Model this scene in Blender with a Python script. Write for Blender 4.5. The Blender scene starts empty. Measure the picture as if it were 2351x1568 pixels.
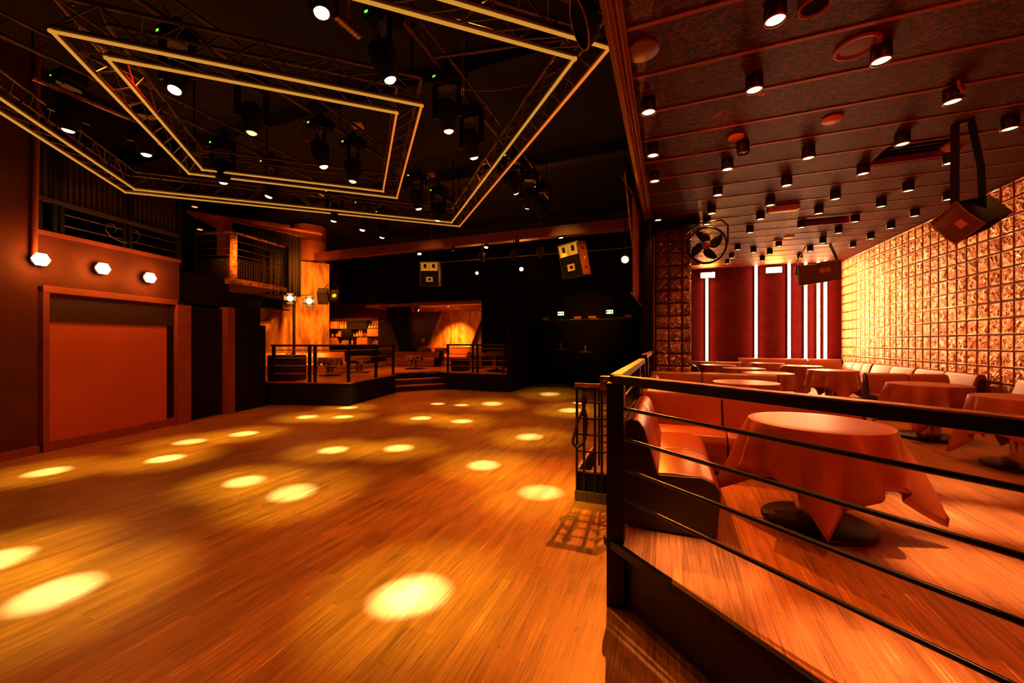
import bpy, bmesh, math, random
from mathutils import Vector, Matrix
random.seed(7)
SC = bpy.context.scene
COL = SC.collection
# ------------------------------------------------------------------ camera, world, exposure
F, CX, CY, H = 910.0, 1175.5, 787.0, 1.6
YAW = math.atan(359.5 / F)
SN, CS = math.sin(YAW), math.cos(YAW)
cam = bpy.data.cameras.new('camera')
cam.sensor_width = 36.0
cam.lens = F / 2351 * 36
cam.shift_y = 3 / 2351
cam.clip_start = 0.05
cam_o = bpy.data.objects.new('camera', cam)
COL.objects.link(cam_o)
cam_o.location = (0, 0, H)
cam_o.rotation_euler = (math.pi / 2, 0, YAW)
SC.camera = cam_o
w = bpy.data.worlds.new('world')
SC.world = w
w.use_nodes = True
w.node_tree.nodes['Background'].inputs[0].default_value = (1, .05, .02, 1)
w.node_tree.nodes['Background'].inputs[1].default_value = 0.004
SC.view_settings.view_transform = 'Standard'
SC.view_settings.look = 'None'
SC.view_settings.exposure = 0.0
SC.view_settings.gamma = 1
SC.view_settings.use_curve_mapping = False
try:
    SC.cycles.sample_clamp_indirect = 3.0
    SC.cycles.max_bounces = 6
    SC.cycles.diffuse_bounces = 3
    SC.cycles.glossy_bounces = 3
except Exception:
    pass
AMBER = (1.0, .21, .012)
YEL = (1.0, .62, .08)
RED = (1.0, .028, .006)


def lamp(kind, loc, energy, color, target=None, size=60, blend=1.0, radius=.04, sx=1, sy=1, parent=None):
    l = bpy.data.lights.new('lamp_light', kind)
    l.energy = energy
    l.color = color
    if kind == 'SPOT':
        l.spot_size = math.radians(size)
        l.spot_blend = blend
        l.shadow_soft_size = radius
    elif kind == 'POINT':
        l.shadow_soft_size = radius
    else:
        l.shape = 'RECTANGLE'
        l.size, l.size_y = sx, sy
    o = bpy.data.objects.new('lamp_light', l)
    COL.objects.link(o)
    o.location = loc
    if target is not None:
        d = Vector(target) - Vector(loc)
        o.rotation_euler = d.to_track_quat('-Z', 'Y').to_euler()
    return o


# house lights of the hall: wide amber floods up among the trusses, plus an added red fill on the left wall
for (x, y, e) in [(-2.4, 1.2, 40), (-5.2, 2.2, 85), (-3.0, 5.4, 95), (-6.3, 6.0, 95), (-3.2, 9.2, 120), (-6.4, 9.0, 95), (-1.6, 3.2, 50)]:
    lamp('SPOT', (x, y, 4.75), e * 3.6, AMBER, (x, y, 0), 98, 1, .12)
lamp('SPOT', (-4.6, 2.2, 4.3), 420, RED, (-9.0, 4.4, .6), 70, 1, .1)
lamp('SPOT', (-.85, 6.3, 4.0), 1500, AMBER, (-.95, 3.0, 0), 62, .9, .012)


# ------------------------------------------------------------------ picture to world helpers
def ray(u, v):
    a = (u - CX) / F
    return (a * CS - SN, a * SN + CS, (CY - v) / F)


def pz(u, v, z):
    x, y, q = ray(u, v)
    k = (z - H) / q
    return Vector((x * k, y * k, z))


def py(u, v, Y):
    x, y, q = ray(u, v)
    k = Y / y
    return Vector((x * k, Y, H + q * k))


def pd(u, v, d):
    x, y, q = ray(u, v)
    return Vector((x * d, y * d, H + q * d))


def pl(u, v, P, D):
    """point on the vertical plane through P with direction D"""
    x, y, q = ray(u, v)
    n = (D[1], -D[0])
    k = (P[0] * n[0] + P[1] * n[1]) / (x * n[0] + y * n[1])
    return Vector((x * k, y * k, H + q * k))


# ------------------------------------------------------------------ materials
def mat(name, base, rough=.6, metal=0.0, spec=.5, var=0.0, vscale=6, bump=0.0, bscale=40, emit=None, es=0.0, stretch=(1, 1, 1), col2=None, coat=0.0):
    m = bpy.data.materials.new(name)
    m.use_nodes = True
    nt = m.node_tree
    b = nt.nodes['Principled BSDF']
    b.inputs['Base Color'].default_value = (*base, 1)
    b.inputs['Roughness'].default_value = rough
    b.inputs['Metallic'].default_value = metal
    b.inputs['Specular IOR Level'].default_value = spec
    b.inputs['Coat Weight'].default_value = coat
    if emit:
        b.inputs['Emission Color'].default_value = (*emit, 1)
        b.inputs['Emission Strength'].default_value = es
    tc = nt.nodes.new('ShaderNodeTexCoord')
    mp = nt.nodes.new('ShaderNodeMapping')
    mp.inputs['Scale'].default_value = stretch
    nt.links.new(tc.outputs['Object'], mp.inputs['Vector'])
    n = nt.nodes.new('ShaderNodeTexNoise')
    n.inputs['Scale'].default_value = vscale
    n.inputs['Detail'].default_value = 6
    n.inputs['Roughness'].default_value = .6
    nt.links.new(mp.outputs[0], n.inputs['Vector'])
    r = nt.nodes.new('ShaderNodeValToRGB')
    c2 = col2 or tuple(c * (1 - (var or .12)) for c in base)
    r.color_ramp.elements[0].position = .35
    r.color_ramp.elements[0].color = (*c2, 1)
    r.color_ramp.elements[1].position = .65
    r.color_ramp.elements[1].color = (*base, 1)
    nt.links.new(n.outputs[0], r.inputs[0])
    nt.links.new(r.outputs[0], b.inputs['Base Color'])
    if bump:
        n2 = nt.nodes.new('ShaderNodeTexNoise')
        n2.inputs['Scale'].default_value = bscale
        n2.inputs['Detail'].default_value = 4
        nt.links.new(mp.outputs[0], n2.inputs['Vector'])
        bp = nt.nodes.new('ShaderNodeBump')
        bp.inputs['Strength'].default_value = bump
        bp.inputs['Distance'].default_value = .02
        nt.links.new(n2.outputs[0], bp.inputs['Height'])
        nt.links.new(bp.outputs[0], b.inputs['Normal'])
    return m


def emat(name, color, strength):
    return mat(name, (.02, .02, .02), .5, emit=color, es=strength)


def wood_floor(name, c1, c2, c3, rough=.33, width=.055):
    m = bpy.data.materials.new(name)
    m.use_nodes = True
    nt = m.node_tree
    L, N = nt.links, nt.nodes
    b = N['Principled BSDF']
    tc = N.new('ShaderNodeTexCoord')
    mp = N.new('ShaderNodeMapping')
    mp.inputs['Rotation'].default_value = (0, 0, math.pi / 2)
    L.new(tc.outputs['Object'], mp.inputs['Vector'])
    br = N.new('ShaderNodeTexBrick')
    br.inputs['Scale'].default_value = 1
    br.inputs['Mortar Size'].default_value = .0016
    br.inputs['Brick Width'].default_value = .62
    br.inputs['Row Height'].default_value = width
    br.offset = .37
    br.inputs['Color1'].default_value = (.15, .15, .15, 1)
    br.inputs['Color2'].default_value = (.85, .85, .85, 1)
    br.inputs['Mortar'].default_value = (0, 0, 0, 1)
    L.new(mp.outputs[0], br.inputs['Vector'])
    g = N.new('ShaderNodeTexNoise')
    g.inputs['Scale'].default_value = 1
    g.inputs['Detail'].default_value = 7
    g.inputs['Roughness'].default_value = .65
    mg = N.new('ShaderNodeMapping')
    mg.inputs['Scale'].default_value = (95, 2.6, 1)
    L.new(tc.outputs['Object'], mg.inputs['Vector'])
    L.new(mg.outputs[0], g.inputs['Vector'])
    # broad wear
    g2 = N.new('ShaderNodeTexNoise')
    g2.inputs['Scale'].default_value = 1.3
    g2.inputs['Detail'].default_value = 5
    L.new(tc.outputs['Object'], g2.inputs['Vector'])
    mix = N.new('ShaderNodeMath')
    mix.operation = 'MULTIPLY_ADD'
    L.new(br.outputs[0], mix.inputs[0])
    mix.inputs[1].default_value = .22
    L.new(g.outputs[0], mix.inputs[2])
    mix2 = N.new('ShaderNodeMath')
    mix2.operation = 'MULTIPLY_ADD'
    L.new(g2.outputs[0], mix2.inputs[0])
    mix2.inputs[1].default_value = .35
    L.new(mix.outputs[0], mix2.inputs[2])
    r = N.new('ShaderNodeValToRGB')
    r.color_ramp.elements[0].position = .52
    r.color_ramp.elements[0].color = (*c1, 1)
    e = r.color_ramp.elements.new(.78)
    e.color = (*c2, 1)
    r.color_ramp.elements[1].position = 1.0
    r.color_ramp.elements[2].position = 1.0
    r.color_ramp.elements[2].color = (*c3, 1)
    L.new(mix2.outputs[0], r.inputs[0])
    # dark dents and stains stretched along the boards
    ms = N.new('ShaderNodeMapping')
    ms.inputs['Scale'].default_value = (26, 9, 1)
    L.new(tc.outputs['Object'], ms.inputs['Vector'])
    s = N.new('ShaderNodeTexNoise')
    s.inputs['Scale'].default_value = 1
    s.inputs['Detail'].default_value = 3
    L.new(ms.outputs[0], s.inputs['Vector'])
    rs = N.new('ShaderNodeValToRGB')
    rs.color_ramp.elements[0].position = .69
    rs.color_ramp.elements[0].color = (0, 0, 0, 1)
    rs.color_ramp.elements[1].position = .76
    rs.color_ramp.elements[1].color = (.75, .75, .75, 1)
    L.new(s.outputs[0], rs.inputs[0])
    mx = N.new('ShaderNodeMixRGB')
    L.new(rs.outputs[0], mx.inputs[0])
    L.new(r.outputs[0], mx.inputs[1])
    mx.inputs[2].default_value = (c1[0] * .25, c1[1] * .25, c1[2] * .25, 1)
    L.new(mx.outputs[0], b.inputs['Base Color'])
    rr = N.new('ShaderNodeMapRange')
    L.new(g2.outputs[0], rr.inputs[0])
    rr.inputs[3].default_value = rough - .08
    rr.inputs[4].default_value = rough + .16
    L.new(rr.outputs[0], b.inputs['Roughness'])
    bp = N.new('ShaderNodeBump')
    bp.inputs['Strength'].default_value = .35
    bp.inputs['Distance'].default_value = .004
    L.new(mix.outputs[0], bp.inputs['Height'])
    L.new(bp.outputs[0], b.inputs['Normal'])
    return m


def glass_block(name, base, metal, rough, bstr, bscale, coat=.3):
    m = bpy.data.materials.new(name)
    m.use_nodes = True
    nt = m.node_tree
    L, N = nt.links, nt.nodes
    b = N['Principled BSDF']
    b.inputs['Base Color'].default_value = (*base, 1)
    b.inputs['Metallic'].default_value = metal
    b.inputs['Roughness'].default_value = rough
    b.inputs['Coat Weight'].default_value = coat
    b.inputs['Coat Roughness'].default_value = .08
    tc = N.new('ShaderNodeTexCoord')
    d = N.new('ShaderNodeTexNoise')
    d.inputs['Scale'].default_value = bscale
    d.inputs['Detail'].default_value = 1.0
    d.inputs['Distortion'].default_value = 2.6
    L.new(tc.outputs['Object'], d.inputs['Vector'])
    v = N.new('ShaderNodeMath')
    v.operation = 'PINGPONG'
    v.inputs[1].default_value = .11
    L.new(d.outputs[0], v.inputs[0])
    bp = N.new('ShaderNodeBump')
    bp.inputs['Strength'].default_value = bstr
    bp.inputs['Distance'].default_value = .12
    L.new(v.outputs[0], bp.inputs['Height'])
    L.new(bp.outputs[0], b.inputs['Normal'])
    return m


M = {}
M['floor'] = wood_floor('worn_dance_floor_wood', (.085, .034, .009), (.46, .225, .065), (.80, .47, .18))
M['floor2'] = wood_floor('lounge_floor_wood', (.10, .032, .009), (.52, .19, .055), (.88, .40, .15), .36, .07)
M['black'] = mat('matt_black_paint', (.008, .006, .006), .85, spec=.12)
M['gloss'] = mat('gloss_black_steel', (.008, .006, .006), .35, spec=.35)
M['blackm'] = mat('black_metal', (.02, .018, .018), .38, .6, bump=.05)
M['truss'] = mat('dark_truss_metal', (.12, .075, .055), .38, .7, bump=.08)
M['hallceil'] = mat('black_hall_ceiling', (.008, .006, .006), .85, var=.5, bump=.3, bscale=8)
M['wallred'] = mat('dark_red_brown_wall', (.10, .026, .016), .7, spec=.2, var=.3, vscale=2.5, bump=.08, bscale=90)
M['panel'] = mat('brown_painted_screen', (.50, .12, .045), .65, var=.12, vscale=1.4, bump=.15, bscale=300)
M['frame'] = mat('brown_painted_frame', (.26, .062, .024), .6, var=.2, vscale=4)
M['patina'] = mat('rusty_patina_wall', (.80, .38, .09), .6, var=.75, vscale=1.8, stretch=(3.5, 3.5, .9), bump=.12, bscale=14, col2=(.30, .075, .02))
M['patina2'] = mat('rusty_round_wall', (.50, .15, .05), .6, var=.4, vscale=2)
M['darkwood'] = mat('dark_wood_panelling', (.16, .075, .04), .5, var=.6, vscale=5, stretch=(6, 6, .8), bump=.1)
M['beam'] = mat('painted_beam', (.24, .05, .03), .6, var=.2)
M['leather'] = mat('brown_vinyl_upholstery', (.36, .078, .022), .30, spec=.8, var=.12, vscale=3, bump=.12, bscale=7)
M['leatherd'] = mat('dark_vinyl_end_panel', (.022, .009, .007), .45, spec=.4, bump=.06, bscale=60)
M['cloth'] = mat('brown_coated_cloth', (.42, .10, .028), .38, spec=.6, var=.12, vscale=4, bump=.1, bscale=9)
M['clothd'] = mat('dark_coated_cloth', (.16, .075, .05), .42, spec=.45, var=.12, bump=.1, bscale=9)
M['plinth'] = mat('dark_stained_plinth', (.055, .03, .02), .5, var=.5, vscale=4, stretch=(1, 1, 5), bump=.1)
M['rust'] = mat('worn_steel_handrail', (.62, .30, .12), .42, .15, var=.75, vscale=14, bump=.25, bscale=60, col2=(.09, .045, .03))
M['darksteel'] = mat('dark_steel_rod', (.05, .035, .025), .22, .8)
M['rodbrown'] = mat('brown_steel_rod', (.45, .22, .12), .4, .3)
M['chrome'] = mat('polished_steel', (.55, .4, .32), .16, .95)
M['trim'] = mat('black_edge_trim', (.04, .03, .022), .3, .7, var=.6, vscale=30)
M['white'] = mat('cream_plastic', (.75, .55, .34), .45)
M['redplastic'] = mat('dull_red_cover', (.17, .055, .05), .5)
M['curtain'] = mat('black_heavy_curtain', (.035, .02, .018), .9)
M['rope'] = mat('black_braided_rope', (.03, .022, .018), .7, bump=.3, bscale=80)
M['horn'] = mat('cream_horn', (.8, .55, .2), .45)
M['gblock'] = glass_block('embossed_glass_blocks', (.95, .45, .20), .75, .2, .5, 14)
M['gdark'] = glass_block('wavy_dark_glass_blocks', (.26, .09, .055), .5, .10, 1.0, 20, .8)
M['grim'] = mat('glass_block_rim', (.62, .24, .09), .25, .5, coat=.5)
M['mortar'] = mat('brown_mortar', (.10, .02, .01), .6, bump=.1)
M['bottle'] = mat('pale_bottle_glass', (.8, .5, .3), .15, .1, coat=.5)
M['shelfback'] = mat('shelf_back_panel', (.35, .10, .05), .5)
M['shelfbox'] = mat('amber_cupboard_front', (.75, .33, .12), .5)
M['tube'] = emat('glowing_amber_tube', (1, .38, .15), 55)
M['flood'] = emat('flood_light_lens', (1, .45, .13), 60)
M['canlens'] = emat('can_light_lens', (1, .50, .16), 12)
M['sconce'] = emat('wall_lamp_lens', (1, .45, .13), 14)
M['flare'] = emat('amber_flare_lens', (1, .40, .08), 40)
M['lens'] = emat('moving_head_lens', (1, .92, .35), 14)
M['lensdim'] = emat('dim_moving_head_lens', (.9, .9, .4), 1.2)
M['strip'] = emat('amber_light_strip', (1, .42, .045), .62)
M['striphot'] = emat('orange_light_strip', (1, .22, .02), .8)
M['green'] = emat('green_display', (.25, 1, .05), 1.2)
M['blue'] = emat('blue_display', (.02, .12, .5), .5)
M['exitw'] = emat('lit_exit_sign_face', (.8, 1, .55), 1.3)
M['exitg'] = emat('exit_sign_green', (.03, .22, .04), .5)
M['redlens'] = emat('red_lamp_lens', (1, .12, .03), 5)


def osb():
    m = bpy.data.materials.new('rough_strand_board_ceiling')
    m.use_nodes = True
    nt = m.node_tree
    L, N = nt.links, nt.nodes
    b = N['Principled BSDF']
    tc = N.new('ShaderNodeTexCoord')
    mp = N.new('ShaderNodeMapping')
    mp.inputs['Scale'].default_value = (1, 1.7, 1)
    L.new(tc.outputs['Object'], mp.inputs['Vector'])
    n = N.new('ShaderNodeTexNoise')
    n.inputs['Scale'].default_value = 17
    n.inputs['Detail'].default_value = 5
    n.inputs['Roughness'].default_value = .7
    n.inputs['Distortion'].default_value = 1.2
    L.new(mp.outputs[0], n.inputs['Vector'])
    r = N.new('ShaderNodeValToRGB')
    r.color_ramp.elements[0].position = .44
    r.color_ramp.elements[0].color = (.008, .001, .001, 1)
    r.color_ramp.elements[1].position = .66
    r.color_ramp.elements[1].color = (.17, .008, .003, 1)
    L.new(n.outputs[0], r.inputs[0])
    L.new(r.outputs[0], b.inputs['Base Color'])
    b.inputs['Roughness'].default_value = .5
    b.inputs['Specular IOR Level'].default_value = .14
    bp = N.new('ShaderNodeBump')
    bp.inputs['Strength'].default_value = .8
    bp.inputs['Distance'].default_value = .02
    L.new(n.outputs[0], bp.inputs['Height'])
    L.new(bp.outputs[0], b.inputs['Normal'])
    return m


M['osb'] = osb()
M['batten'] = mat('ceiling_batten', (.34, .045, .016), .5, var=.4, vscale=5)


# ------------------------------------------------------------------ mesh helpers
class MB:
    def __init__(s):
        s.v, s.f, s.sm = [], [], []

    def add(s, vs, fs, smooth=False):
        o = len(s.v)
        s.v += [tuple(p) for p in vs]
        s.f += [tuple(i + o for i in f) for f in fs]
        s.sm += [smooth] * len(fs)
        return s

    def box(s, c, sz, rz=0, R=None):
        hx, hy, hz = sz[0] / 2, sz[1] / 2, sz[2] / 2
        R = R or Matrix.Rotation(rz, 3, 'Z')
        vs = [Vector(c) + R @ Vector((x * hx, y * hy, z * hz)) for z in (-1, 1) for y in (-1, 1) for x in (-1, 1)]
        return s.add(vs, [(0, 2, 3, 1), (4, 5, 7, 6), (0, 1, 5, 4), (2, 6, 7, 3), (0, 4, 6, 2), (1, 3, 7, 5)])

    def b2(s, a, b):
        return s.box([(a[i] + b[i]) / 2 for i in range(3)], [abs(a[i] - b[i]) for i in range(3)])

    def bar(s, a, b, w_, h_=None):
        """square section bar from a to b"""
        a, b = Vector(a), Vector(b)
        h_ = h_ or w_
        d = (b - a)
        L_ = d.length
        d.normalize()
        side = d.cross(Vector((0, 0, 1)))
        if side.length < 1e-4:
            side = Vector((1, 0, 0))
        side.normalize()
        up = side.cross(d)
        R = Matrix((side, d, up)).transposed()
        return s.box((a + b) / 2, (w_, L_, h_), R=R)

    def tube(s, pts, r, n=8, closed=False):
        pts = [Vector(p) for p in pts]
        vs, fs = [], []
        k = len(pts)
        prev = None
        for i, p in enumerate(pts):
            if closed:
                d = pts[(i + 1) % k] - pts[i - 1]
            else:
                d = pts[min(i + 1, k - 1)] - pts[max(i - 1, 0)]
            d.normalize()
            if prev is None:
                a = d.orthogonal().normalized()
            else:
                a = (prev - d * prev.dot(d)).normalized()
            prev = a
            c = d.cross(a)
            for j in range(n):
                t = 2 * math.pi * j / n
                vs.append(p + (a * math.cos(t) + c * math.sin(t)) * r)
        m = k if closed else k - 1
        for i in range(m):
            for j in range(n):
                i2 = (i + 1) % k
                fs.append((i * n + j, i * n + (j + 1) % n, i2 * n + (j + 1) % n, i2 * n + j))
        s.add(vs, fs, True)
        if not closed:
            s.add([vs[j] for j in range(n)], [tuple(range(n))[::-1]])
            s.add([vs[(k - 1) * n + j] for j in range(n)], [tuple(range(n))])
        return s

    def lathe(s, prof, n=24, c=(0, 0, 0), R=None, cap=True, smooth=True):
        vs, fs = [], []
        R = R or Matrix.Identity(3)
        for (r, z) in prof:
            for j in range(n):
                t = 2 * math.pi * j / n
                vs.append(Vector(c) + R @ Vector((r * math.cos(t), r * math.sin(t), z)))
        for i in range(len(prof) - 1):
            for j in range(n):
                fs.append((i * n + j, i * n + (j + 1) % n, (i + 1) * n + (j + 1) % n, (i + 1) * n + j))
        s.add(vs, fs, smooth)
        if cap:
            s.add(vs[:n], [tuple(range(n))[::-1]])
            s.add(vs[-n:], [tuple(range(n))])
        return s

    def cyl(s, a, b, r, n=16):
        a, b = Vector(a), Vector(b)
        q = (b - a).to_track_quat('Z', 'Y').to_matrix()
        return s.lathe([(r, 0), (r, (b - a).length)], n, a, q)

    def prism(s, poly, z0, z1):
        """plan polygon extruded up"""
        n = len(poly)
        vs = [(p[0], p[1], z0) for p in poly] + [(p[0], p[1], z1) for p in poly]
        fs = [tuple(range(n))[::-1], tuple(range(n, 2 * n))] + [(i, (i + 1) % n, n + (i + 1) % n, n + i) for i in range(n)]
        return s.add(vs, fs)

    def extr(s, poly, x0, x1):
        """(depth, z) polygon extruded along x; depth goes to -y"""
        n = len(poly)
        vs = [(x0, -p[0], p[1]) for p in poly] + [(x1, -p[0], p[1]) for p in poly]
        fs = [tuple(range(n)), tuple(range(n, 2 * n))[::-1]] + [(i, n + i, n + (i + 1) % n, (i + 1) % n) for i in range(n)]
        return s.add(vs, fs)

    def slab(s, quad, thick):
        """four 3D corners pushed back by thick (vector)"""
        q = [Vector(p) for p in quad]
        t = Vector(thick)
        vs = q + [p + t for p in q]
        n = len(q)
        return s.add(vs, [tuple(range(n)), tuple(range(n, 2 * n))[::-1]] + [(i, n + i, n + (i + 1) % n, (i + 1) % n) for i in range(n)])

    def build(s, name, m, parent=None, bevel=0, seg=2, world=False, smooth=None):
        me = bpy.data.meshes.new(name)
        vs = s.v
        if world and parent is not None:
            inv = wm(parent).inverted()
            vs = [inv @ Vector(p) for p in vs]
        me.from_pydata([tuple(p) for p in vs], [], s.f)
        bm = bmesh.new()
        bm.from_mesh(me)
        if not any(s.sm):
            bmesh.ops.remove_doubles(bm, verts=bm.verts, dist=1e-5)
        bmesh.ops.recalc_face_normals(bm, faces=bm.faces)
        if bevel:
            bmesh.ops.bevel(bm, geom=[e for e in bm.edges if e.calc_face_angle(0) > .35], offset=bevel, segments=seg, affect='EDGES', profile=.6)
        bm.to_mesh(me)
        bm.free()
        if bevel or smooth:
            me.polygons.foreach_set('use_smooth', [True] * len(me.polygons))
            if bevel or smooth:
                try:
                    me.set_sharp_from_angle(angle=math.radians(50))
                except Exception:
                    pass
        elif any(s.sm):
            me.polygons.foreach_set('use_smooth', s.sm[:len(me.polygons)] + [False] * (len(me.polygons) - len(s.sm)))
        me.materials.append(m)
        o = bpy.data.objects.new(name, me)
        COL.objects.link(o)
        if parent is not None:
            o.parent = parent
        return o


def wm(o):
    m = o.matrix_basis.copy()
    while o.parent is not None:
        o = o.parent
        m = o.matrix_basis @ m
    return m


def tag(o, label=None, cat=None, group=None, kind=None):
    if label:
        o['label'] = label
    if cat:
        o['category'] = cat
    if group:
        o['group'] = group
    if kind:
        o['kind'] = kind
    return o


def thing(name, label, cat, loc=(0, 0, 0), rz=0, group=None):
    o = bpy.data.objects.new(name, None)
    COL.objects.link(o)
    o.location = loc
    o.rotation_euler = (0, 0, rz)
    o.empty_display_size = .1
    return tag(o, label, cat, group)


KIDS = {}


def copy_tree(o, loc=None, rz=None, label=None, group=None, parent=None):
    c = o.copy()
    COL.objects.link(c)
    if parent is not None:
        c.parent = parent
    for ch in [k for k in bpy.data.objects if k.parent == o]:
        copy_tree(ch, parent=c)
    if loc is not None:
        c.location = loc
    if rz is not None:
        c.rotation_euler = (0, 0, rz)
    if label:
        c['label'] = label
    if group:
        c['group'] = group
    return c


def struct(name, mb, m, **k):
    label = k.pop('label', None)
    return tag(mb.build(name, m, **k), label, None, None, 'structure')


# ------------------------------------------------------------------ setting: main hall
ZP = .39       # lounge platform
ZC = 4.0       # lounge ceiling
ZV = .56       # far bar platform
LP, LD = Vector((-8.48, 2.84, 0)), Vector((-.24, .971, 0))      # left wall line


def L(u, v, off=0.0):
    return pl(u, v, LP + Vector((.971, .24, 0)) * off, LD)


def Ls(s, z, off=0.0):
    """left wall: distance along it, height, offset into the hall"""
    p = LP + LD * s + Vector((.971, .24, 0)) * off
    return Vector((p.x, p.y, z))


def sof(u, v=800):
    p = L(u, v)
    return (p - LP).dot(LD)


struct('floor', MB().b2((-20, -3.2, -.1), (5, 20.5, 0)), M['floor'])
struct('ceiling', MB().b2((-20, -3.2, 5.7), (5, 20.5, 5.85)), M['hallceil'])
struct('wall_rear', MB().b2((-20, -3.4, 0), (5, -3.2, 5.8)), M['black'])
struct('wall_back', MB().b2((-7.2, 14.8, 0), (.1, 15.0, 5.7)), M['black'])
struct('wall_far', MB().b2((-20, 19.4, 0), (-4.6, 19.6, 5.7)), M['wallred'])
struct('wall_end', MB().b2((-20.1, -3, 0), (-19.9, 19.6, 5.7)), M['black'])
# partition beside the exit doors
struct('wall_partition', MB().b2((-4.9, 11.96, 0), (-4.78, 19.4, 2.6)), M['black'])
struct('wall_upper', MB().b2((-15, 14.9, 3.45), (-4.7, 15.05, 5.7)), M['black'])
# ceiling ribs
mb = MB()
for y in (1.2, 5.0, 8.2, 12.0):
    mb.b2((-12, y, 5.45), (-.5, y + .22, 5.7))
struct('ceiling_beam', mb, M['hallceil'])
mb = MB().b2((-11.3, 10.0, 4.38), (-.62, 10.22, 4.64))
struct('beam', mb, M['beam'])
# ---- left wall
wl = MB()
s_fr, s_fr2 = sof(95), sof(404)
z_top = 3.2


def lbox(mb, s0, s1, z0, z1, o0, o1):
    q = [Ls(s0, z0, o1), Ls(s1, z0, o1), Ls(s1, z1, o1), Ls(s0, z1, o1)]
    t = Ls(0, 0, o0) - Ls(0, 0, o1)
    return mb.slab(q, t)


lbox(wl, -7, sof(84), 0, 5.7, -.35, 0.02)
lbox(wl, sof(84), s_fr, 0, 2.42, -.35, -.16)
lbox(wl, sof(84), sof(412), 2.42, z_top, -.35, 0)
lbox(wl, s_fr, sof(433), 0, 2.42, -.35, -.1)
struct('wall_left', wl, M['wallred'])
# frame and pilaster around the recessed screen
fr = MB()
lbox(fr, s_fr, sof(110), 0, 2.42, -.1, .03)
lbox(fr, s_fr, s_fr2, 2.34, 2.44, -.1, .035)
lbox(fr, sof(402), sof(433), 0, 2.35, -.1, .06)
lbox(fr, s_fr, sof(404), 0, .14, -.1, .035)
lbox(fr, -7, sof(84), 0, .12, 0, .05)
struct('trim_1', fr, M['frame'])
sc = MB()
lbox(sc, sof(110), sof(386), .14, 2.34, -.095, -.03)
struct('wall_screen', sc, M['panel'])
sl = MB()
for i in range(26):
    z = 1.92 + i * .0155
    lbox(sl, sof(112), sof(399), z, z + .009, -.05, -.012)
o = tag(sl.build('slatted_blind', mat('dark_blind_slats', (.055, .03, .02), .5)), 'dark horizontal slatted blind above the brown recessed screen in the left wall', 'blind')
cb = MB()
lbox(cb, sof(388), sof(401), .14, 2.3, -.08, -.028)
struct('trim_2', cb, M['black'])  # black strip standing in for the dark gap before the pilaster
# door openings past the pilaster
dk = MB()
lbox(dk, sof(433), sof(524), 0, 2.35, -.3, -.12)
o = struct('door_1', dk, M['black'])
mb = MB()
lbox(mb, sof(520), sof(537), 0, 2.4, -.2, .03)
struct('trim_3', mb, M['frame'])
mb = MB()
lbox(mb, sof(437), sof(520), 0, 2.35, -.16, -.11)
lbox(mb, sof(433), sof(437), 0, 2.35, -.16, .0)
struct('trim_4', mb, M['black'])
# stepped black stair side
mb = MB()
s0, s1, s2 = sof(537), sof(596), sof(608)
lbox(mb, s0, s1, 0, 2.46, -1.6, .02)
lbox(mb, s1, s2, 0, 2.0, -1.6, .02)
lbox(mb, s1, s2, 1.995, 2.03, -1.6, .03)
tag(mb.build('stair_side_screen', M['black']), 'tall black stepped box screen beside the left platform railing', 'partition')
# beam carrying the gallery
mb = MB()
lbox(mb, sof(412), sof(536), 2.42, 3.05, -.45, -.12)
struct('wall_lintel', mb, M['black'])
# ---- gallery above the left wall
g = thing('gallery_balustrade', 'black gallery balustrade of corrugated sheets and rods above the wall lamps', 'railing', Ls(0, z_top))
mb = MB()
for a, b in ((sof(84), sof(273)), (sof(275), sof(406))):
    n = int((b - a) / .075)
    for i in range(n):
        t0, t1 = a + (b - a) * i / n, a + (b - a) * (i + .5) / n
        t2 = a + (b - a) * (i + 1) / n
        lbox(mb, t0, t1, 3.72, 4.75, -.03, 0.0)
        lbox(mb, t1, t2, 3.72, 4.75, -.05, -.025)
mb.build('corrugated_sheet', mat('dark_corrugated_metal', (.09, .05, .04), .35, .6), g, world=True)
for u in (85, 120, 137, 281, 295, 408):
    mb = MB()
    lbox(mb, sof(u), sof(u) + .05, z_top, 4.8, -.06, .02)
    mb.build('post', M['blackm'], g, world=True)
for z in (3.7,):
    mb = MB()
    lbox(mb, sof(84), sof(408), z - .03, z + .03, -.05, .03)
    mb.build('rail', M['truss'], g, world=True)
for z in (3.38, 3.55):
    mb = MB().tube([Ls(sof(137), z), Ls(sof(281), z)], .01, 6).tube([Ls(sof(295), z), Ls(sof(408), z)], .01, 6)
    mb.build('rod', M['truss'], g, world=True)
pts = [Ls(sof(150) + .5 + .16 * math.cos(t) + t * .06, 3.46 + .13 * math.sin(t), .02) for t in [i * .35 for i in range(26)]]
tag(MB().tube(pts, .008, 6).build('cable', M['truss']), 'thin dark cable looped over the gallery balustrade rods', 'cable')
mb = MB()
lbox(mb, sof(82), sof(413), z_top - .02, z_top + .04, -.9, .03)
struct('trim_5', mb, M['frame'])
struct('wall_gallery', MB().slab([Ls(-2, 3.2, -2.2), Ls(4.2, 3.2, -2.2), Ls(4.2, 5.7, -2.2), Ls(-2, 5.7, -2.2)], (-.1, 0, 0)), M['black'])
# drain pipe
tag(MB().tube([L(78, 594, .06), Ls(sof(78), 5.68, .06)], .035, 10).build('wall_pipe', M['frame']), 'brown vertical pipe running up the left wall above the nearest wall lamp', 'pipe')
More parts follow.
